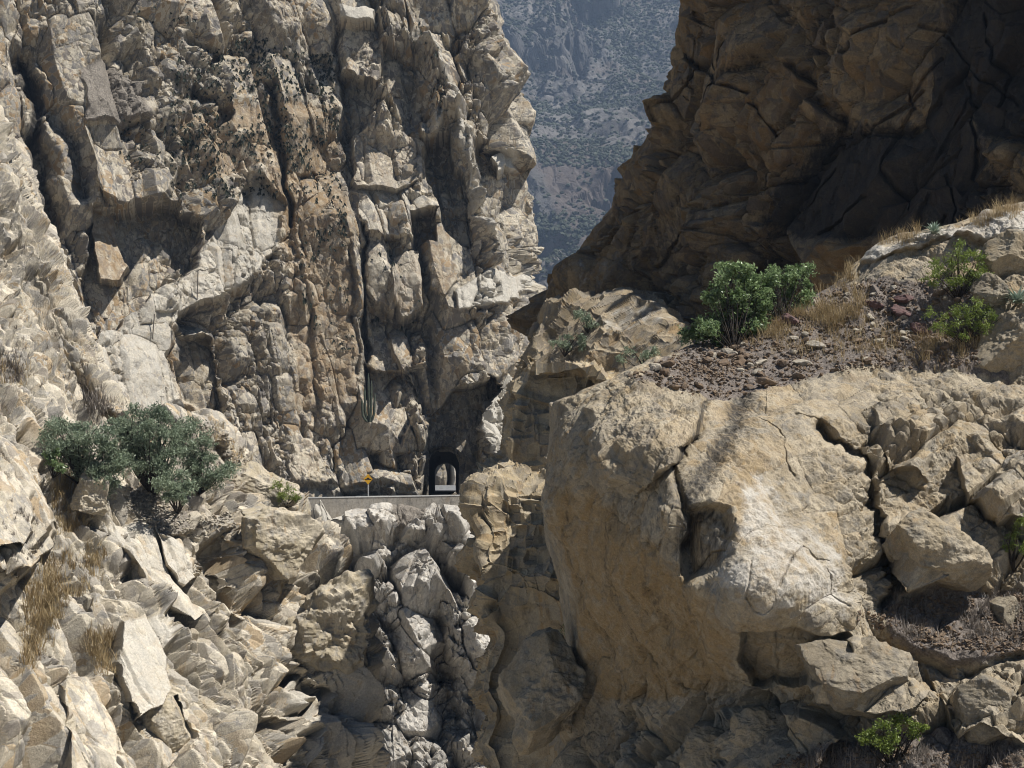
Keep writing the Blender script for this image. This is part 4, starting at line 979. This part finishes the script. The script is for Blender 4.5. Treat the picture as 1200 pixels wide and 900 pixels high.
me = bpy.data.meshes.new('road'); me.from_pydata([(x, y, ROADZ + (.0 if y < 250 else .0)) for x, y in rd], [], [tuple(range(len(rd)))]); me.materials.append(M['asphalt'])
tag(link(bpy.data.objects.new('road', me)), 'mountain road running into the tunnel', 'road', kind='structure')

sp = P(431.3, 561.5, 181.2); foot = np.array((sp[0], sp[1], ROADZ)); e = empty('road_sign', foot, 'yellow diamond speed bump warning sign at the road edge', 'road sign')
mb = MB(); mb.tube([foot - foot, sp - foot + (0, .05, .5)], .05, 8); mb.build('post', M['post'], e, smooth=True)
mb = MB(); h = .70; c = sp - foot
for y0 in (-.02, .02): mb.add([c + (-h * .82, y0, 0), c + (0, y0, -h), c + (h * .82, y0, 0), c + (0, y0, h)], [(0, 1, 2, 3)])
q = [(-h * .82, 0), (0, -h), (h * .82, 0), (0, h)]
for k in range(4):
    (x0, z0), (x1, z1) = q[k], q[(k + 1) % 4]; mb.add([c + (x0, -.02, z0), c + (x1, -.02, z1), c + (x1, .02, z1), c + (x0, .02, z0)], [(0, 1, 2, 3)])
bd = mb.build('sign_board', M['yellow'], e)
mb = MB(); xs = np.linspace(-.42, .42, 25); zs = np.where(np.abs(xs) < .22, .17 * np.cos(xs / .22 * np.pi / 2) ** .8, 0) + .0
V = [c + (x, -.026, -.09) for x in xs] + [c + (x, -.026, z + .02) for x, z in zip(xs, zs)]
mb.add(V, [(k, k + 1, 26 + k, 25 + k) for k in range(24)]); mb.build('bump_symbol', M['black'], bd)

cl = SURF['cliff'][0]; rim = (np.abs(pdist(SURF['cliff'][1], SURF['cliff'][2], PORTAL)) < 3) & (cl[:, 1] < 225) & (SURF['cliff'][2] < 575)
Y0 = float(np.median(cl[rim, 1])) - .1; Y1 = 300.0
def arch(w, h, n=8):
    r = w * .42; pts = [(-w / 2, 0), (-w / 2, h - r)]
    pts += [(-w / 2 + r - r * math.cos(t), h - r + r * math.sin(t)) for t in np.linspace(0, np.pi / 2, n)[1:]]
    pts += [(-x, z) for x, z in pts[::-1]]
    return pts
rings = []
for t in np.linspace(0, 1, 40):
    Y = Y0 + (Y1 - Y0) * t; w_ = 40.5 / FPX * Y0 * (1 - t) + 24 / FPX * Y1 * t; zt = (560 - 526.0) / FPX * Y0 * (1 - t) + (560 - 543.5) / FPX * Y1 * t
    cx_ = (520.2 - 600) / FPX * Y0 * (1 - t) + (522 - 600) / FPX * Y1 * t
    ar = arch(w_, zt - ROADZ + .15)
    jit = rng.normal(size=(len(ar), 2)) * .05 * (0 if t == 0 or t == 1 else 1)
    rings.append([(cx_ + x + j[0], Y, ROADZ - .15 + z + j[1]) for (x, z), j in zip(ar, jit)])
m_ = len(rings[0]); V = np.array(rings).reshape(-1, 3); F2 = [(i * m_ + k, i * m_ + k + 1, (i + 1) * m_ + k + 1, (i + 1) * m_ + k) for i in range(39) for k in range(m_ - 1)]
e = empty('tunnel', V[0], 'arched rock tunnel bored through the cliff, lit at its far end', 'tunnel')
mesh_np('lining', V - V[0], F2, M['tunnel'], e)
# the cliff's own mass round the bore keeps daylight out of it
ro = []
for i in (0, 39):
    c_ = V[i * m_:(i + 1) * m_].mean(0); ro.append(c_ + (V[i * m_:(i + 1) * m_] - c_) * 1.25)
mesh_np('outer_shell', np.concatenate(ro) - V[0], [(k, k + 1, m_ + k + 1, m_ + k) for k in range(m_ - 1)], M['tunnel'], e)

pb = MB(); p, q = P(500, 568.6, 322), P(548, 568.6, 322); pb.box((p[0], 322, ROADZ - .3), (q[0], 322.4, p[2])); 
tag(pb.build('parapet', M['pale_concrete']), 'white parapet beyond the far end of the tunnel', 'parapet')
def detX(V, px, py):
    d, t, r = rocky(V, [(frame((-.1, 0, 1), (0, -1, 0)), (4, 5, 10), 1.6, 1), (frame((.2, 0, 1), (0, -1, 0)), (1.6, 2, 3), .5, 1)], 301, .3)
    return d, t
rx = Relief(); rx.line([(526, 520), (528, 560), (527, 580)], -3.5, 3)
rx.poly([(528, 530), (534, 530), (534, 580), (530, 580)], 1.5, 0, .01, 2, .3, PALE)
o = patch('far_cliff', [[(x, py, y + (600 - py) * .05) for x, y in ((440, 350), (500, 348), (525, 346), (550, 350), (600, 356))] for py in (470, 520, 560, 600)], 1.2, rx, detX, M['wall'], 303, 1, 4)
tag(o, 'sunlit rock face beyond the far end of the tunnel', 'cliff', kind='structure')

# ---- poles on the pale ramp
for px, y0, y1, lab in ((181, 368, 394, 'thin weathered pole on the lower part of the pale ramp'), (232, 318, 346, 'thin weathered pole near the top of the pale ramp')):
    f = hit('cliff', px, y1, 2) + np.array((0, -.3, 0)); top_ = P(px, y0, f[1]); mb = MB(); mb.tube([f - f + (0, 0, -.4), top_ - f], .07, 7)
    o = mb.build('pole', M['pole'], smooth=True); o.location = f; tag(o, lab, 'pole')

# ---- shrubs of the far mountain
V_, qx_, qy_, fc_ = SURF['mountain']
dn = (fc_ > .1) * (qx_ > 560) * (qx_ < 840) * (qy_ > -60) * (qy_ < 330) * (.2 + sstep(-.12, .16, fbm(V_, 120, 3, 841) + .05)) * (1 - .85 * (qy_ > 195) * (qy_ < 250))
ii = rng.choice(len(V_), 16000, p=dn / dn.sum())
bm = bmesh.new(); bmesh.ops.create_icosphere(bm, subdivisions=1, radius=1); ic = np.array([v.co[:] for v in bm.verts]); icf = np.array([[v.index for v in f.verts] for f in bm.faces]); bm.free()
sc_ = rng.uniform(1.0, 3.4, (16000, 1, 1)); jit = rng.uniform(.55, 1.2, (16000, 12, 1))
VV = V_[ii][:, None] + ic[None] * jit * sc_ * np.array((1, 1, .75)) + np.array((0, 0, .5))
FF = icf[None] + (np.arange(16000) * 12)[:, None, None]
M['hill_shrub'] = leaf_mat('mountain_shrubs', (.045, .052, .034), (.075, .085, .055), .05, .8)
tag(mesh_np('shrubs', VV.reshape(-1, 3), FF.reshape(-1, 3), M['hill_shrub'], tone=np.repeat(rng.random(16000), 12)), 'dark shrubs dotted over the far mountainside', 'shrubs', kind='stuff')

# ---- the air
mb = MB(); mb.box((-2400, -60, -97), (2400, 3600, 1300))
hz = nd_m = bpy.data.materials.new('air'); nd_m.use_nodes = True; nt = nd_m.node_tree; nt.nodes.remove(nt.nodes['Principled BSDF'])
pv = nt.nodes.new('ShaderNodeVolumePrincipled'); pv.inputs['Color'].default_value = (.52, .70, 1, 1); pv.inputs['Density'].default_value = .00016; pv.inputs['Anisotropy'].default_value = .1
nt.links.new(pv.outputs[0], nt.nodes['Material Output'].inputs['Volume'])
tag(mb.build('haze', nd_m), 'thin blue haze filling the gorge', 'haze', kind='stuff')
#ENDPART2

# ------------------------------------------------------------------ light, air, camera
SUN = Vector((.50, -.22, .84)).normalized()
w = bpy.data.worlds.new('World'); scene.world = w; w.use_nodes = True
nt = w.node_tree; bg = nt.nodes['Background']
sky = nt.nodes.new('ShaderNodeTexSky'); sky.sky_type = 'NISHITA'; sky.sun_disc = False
sky.altitude = 2200; sky.air_density = .85; sky.dust_density = .25
sky.sun_elevation = math.asin(SUN.z); sky.sun_rotation = math.atan2(SUN.x, SUN.y)
nt.links.new(sky.outputs[0], bg.inputs['Color']); bg.inputs['Strength'].default_value = .05
sl = bpy.data.lights.new('sun', 'SUN'); sl.energy = 5.0; sl.angle = R(.53); sl.color = (1, .965, .91)
so = link(bpy.data.objects.new('sun', sl)); so.rotation_euler = SUN.to_track_quat('Z', 'Y').to_euler()

cam = bpy.data.cameras.new('camera'); cam.lens = 50; cam.sensor_width = 36; cam.clip_end = 20000; cam.clip_start = .5
cam.shift_y = (HZ - 450) / 1200
co = link(bpy.data.objects.new('camera', cam)); co.rotation_euler = (R(90), 0, 0)
scene.camera = co
scene.view_settings.view_transform = 'Standard'; scene.view_settings.look = 'None'
scene.view_settings.exposure = 0.45; scene.view_settings.gamma = 1.0
scene.render.engine = 'CYCLES'
scene.cycles.use_denoising = True
scene.cycles.max_bounces = 6; scene.cycles.diffuse_bounces = 1; scene.cycles.volume_bounces = 0
scene.cycles.filter_width = 1.05
scene.cycles.use_adaptive_sampling = True; scene.cycles.adaptive_threshold = .02
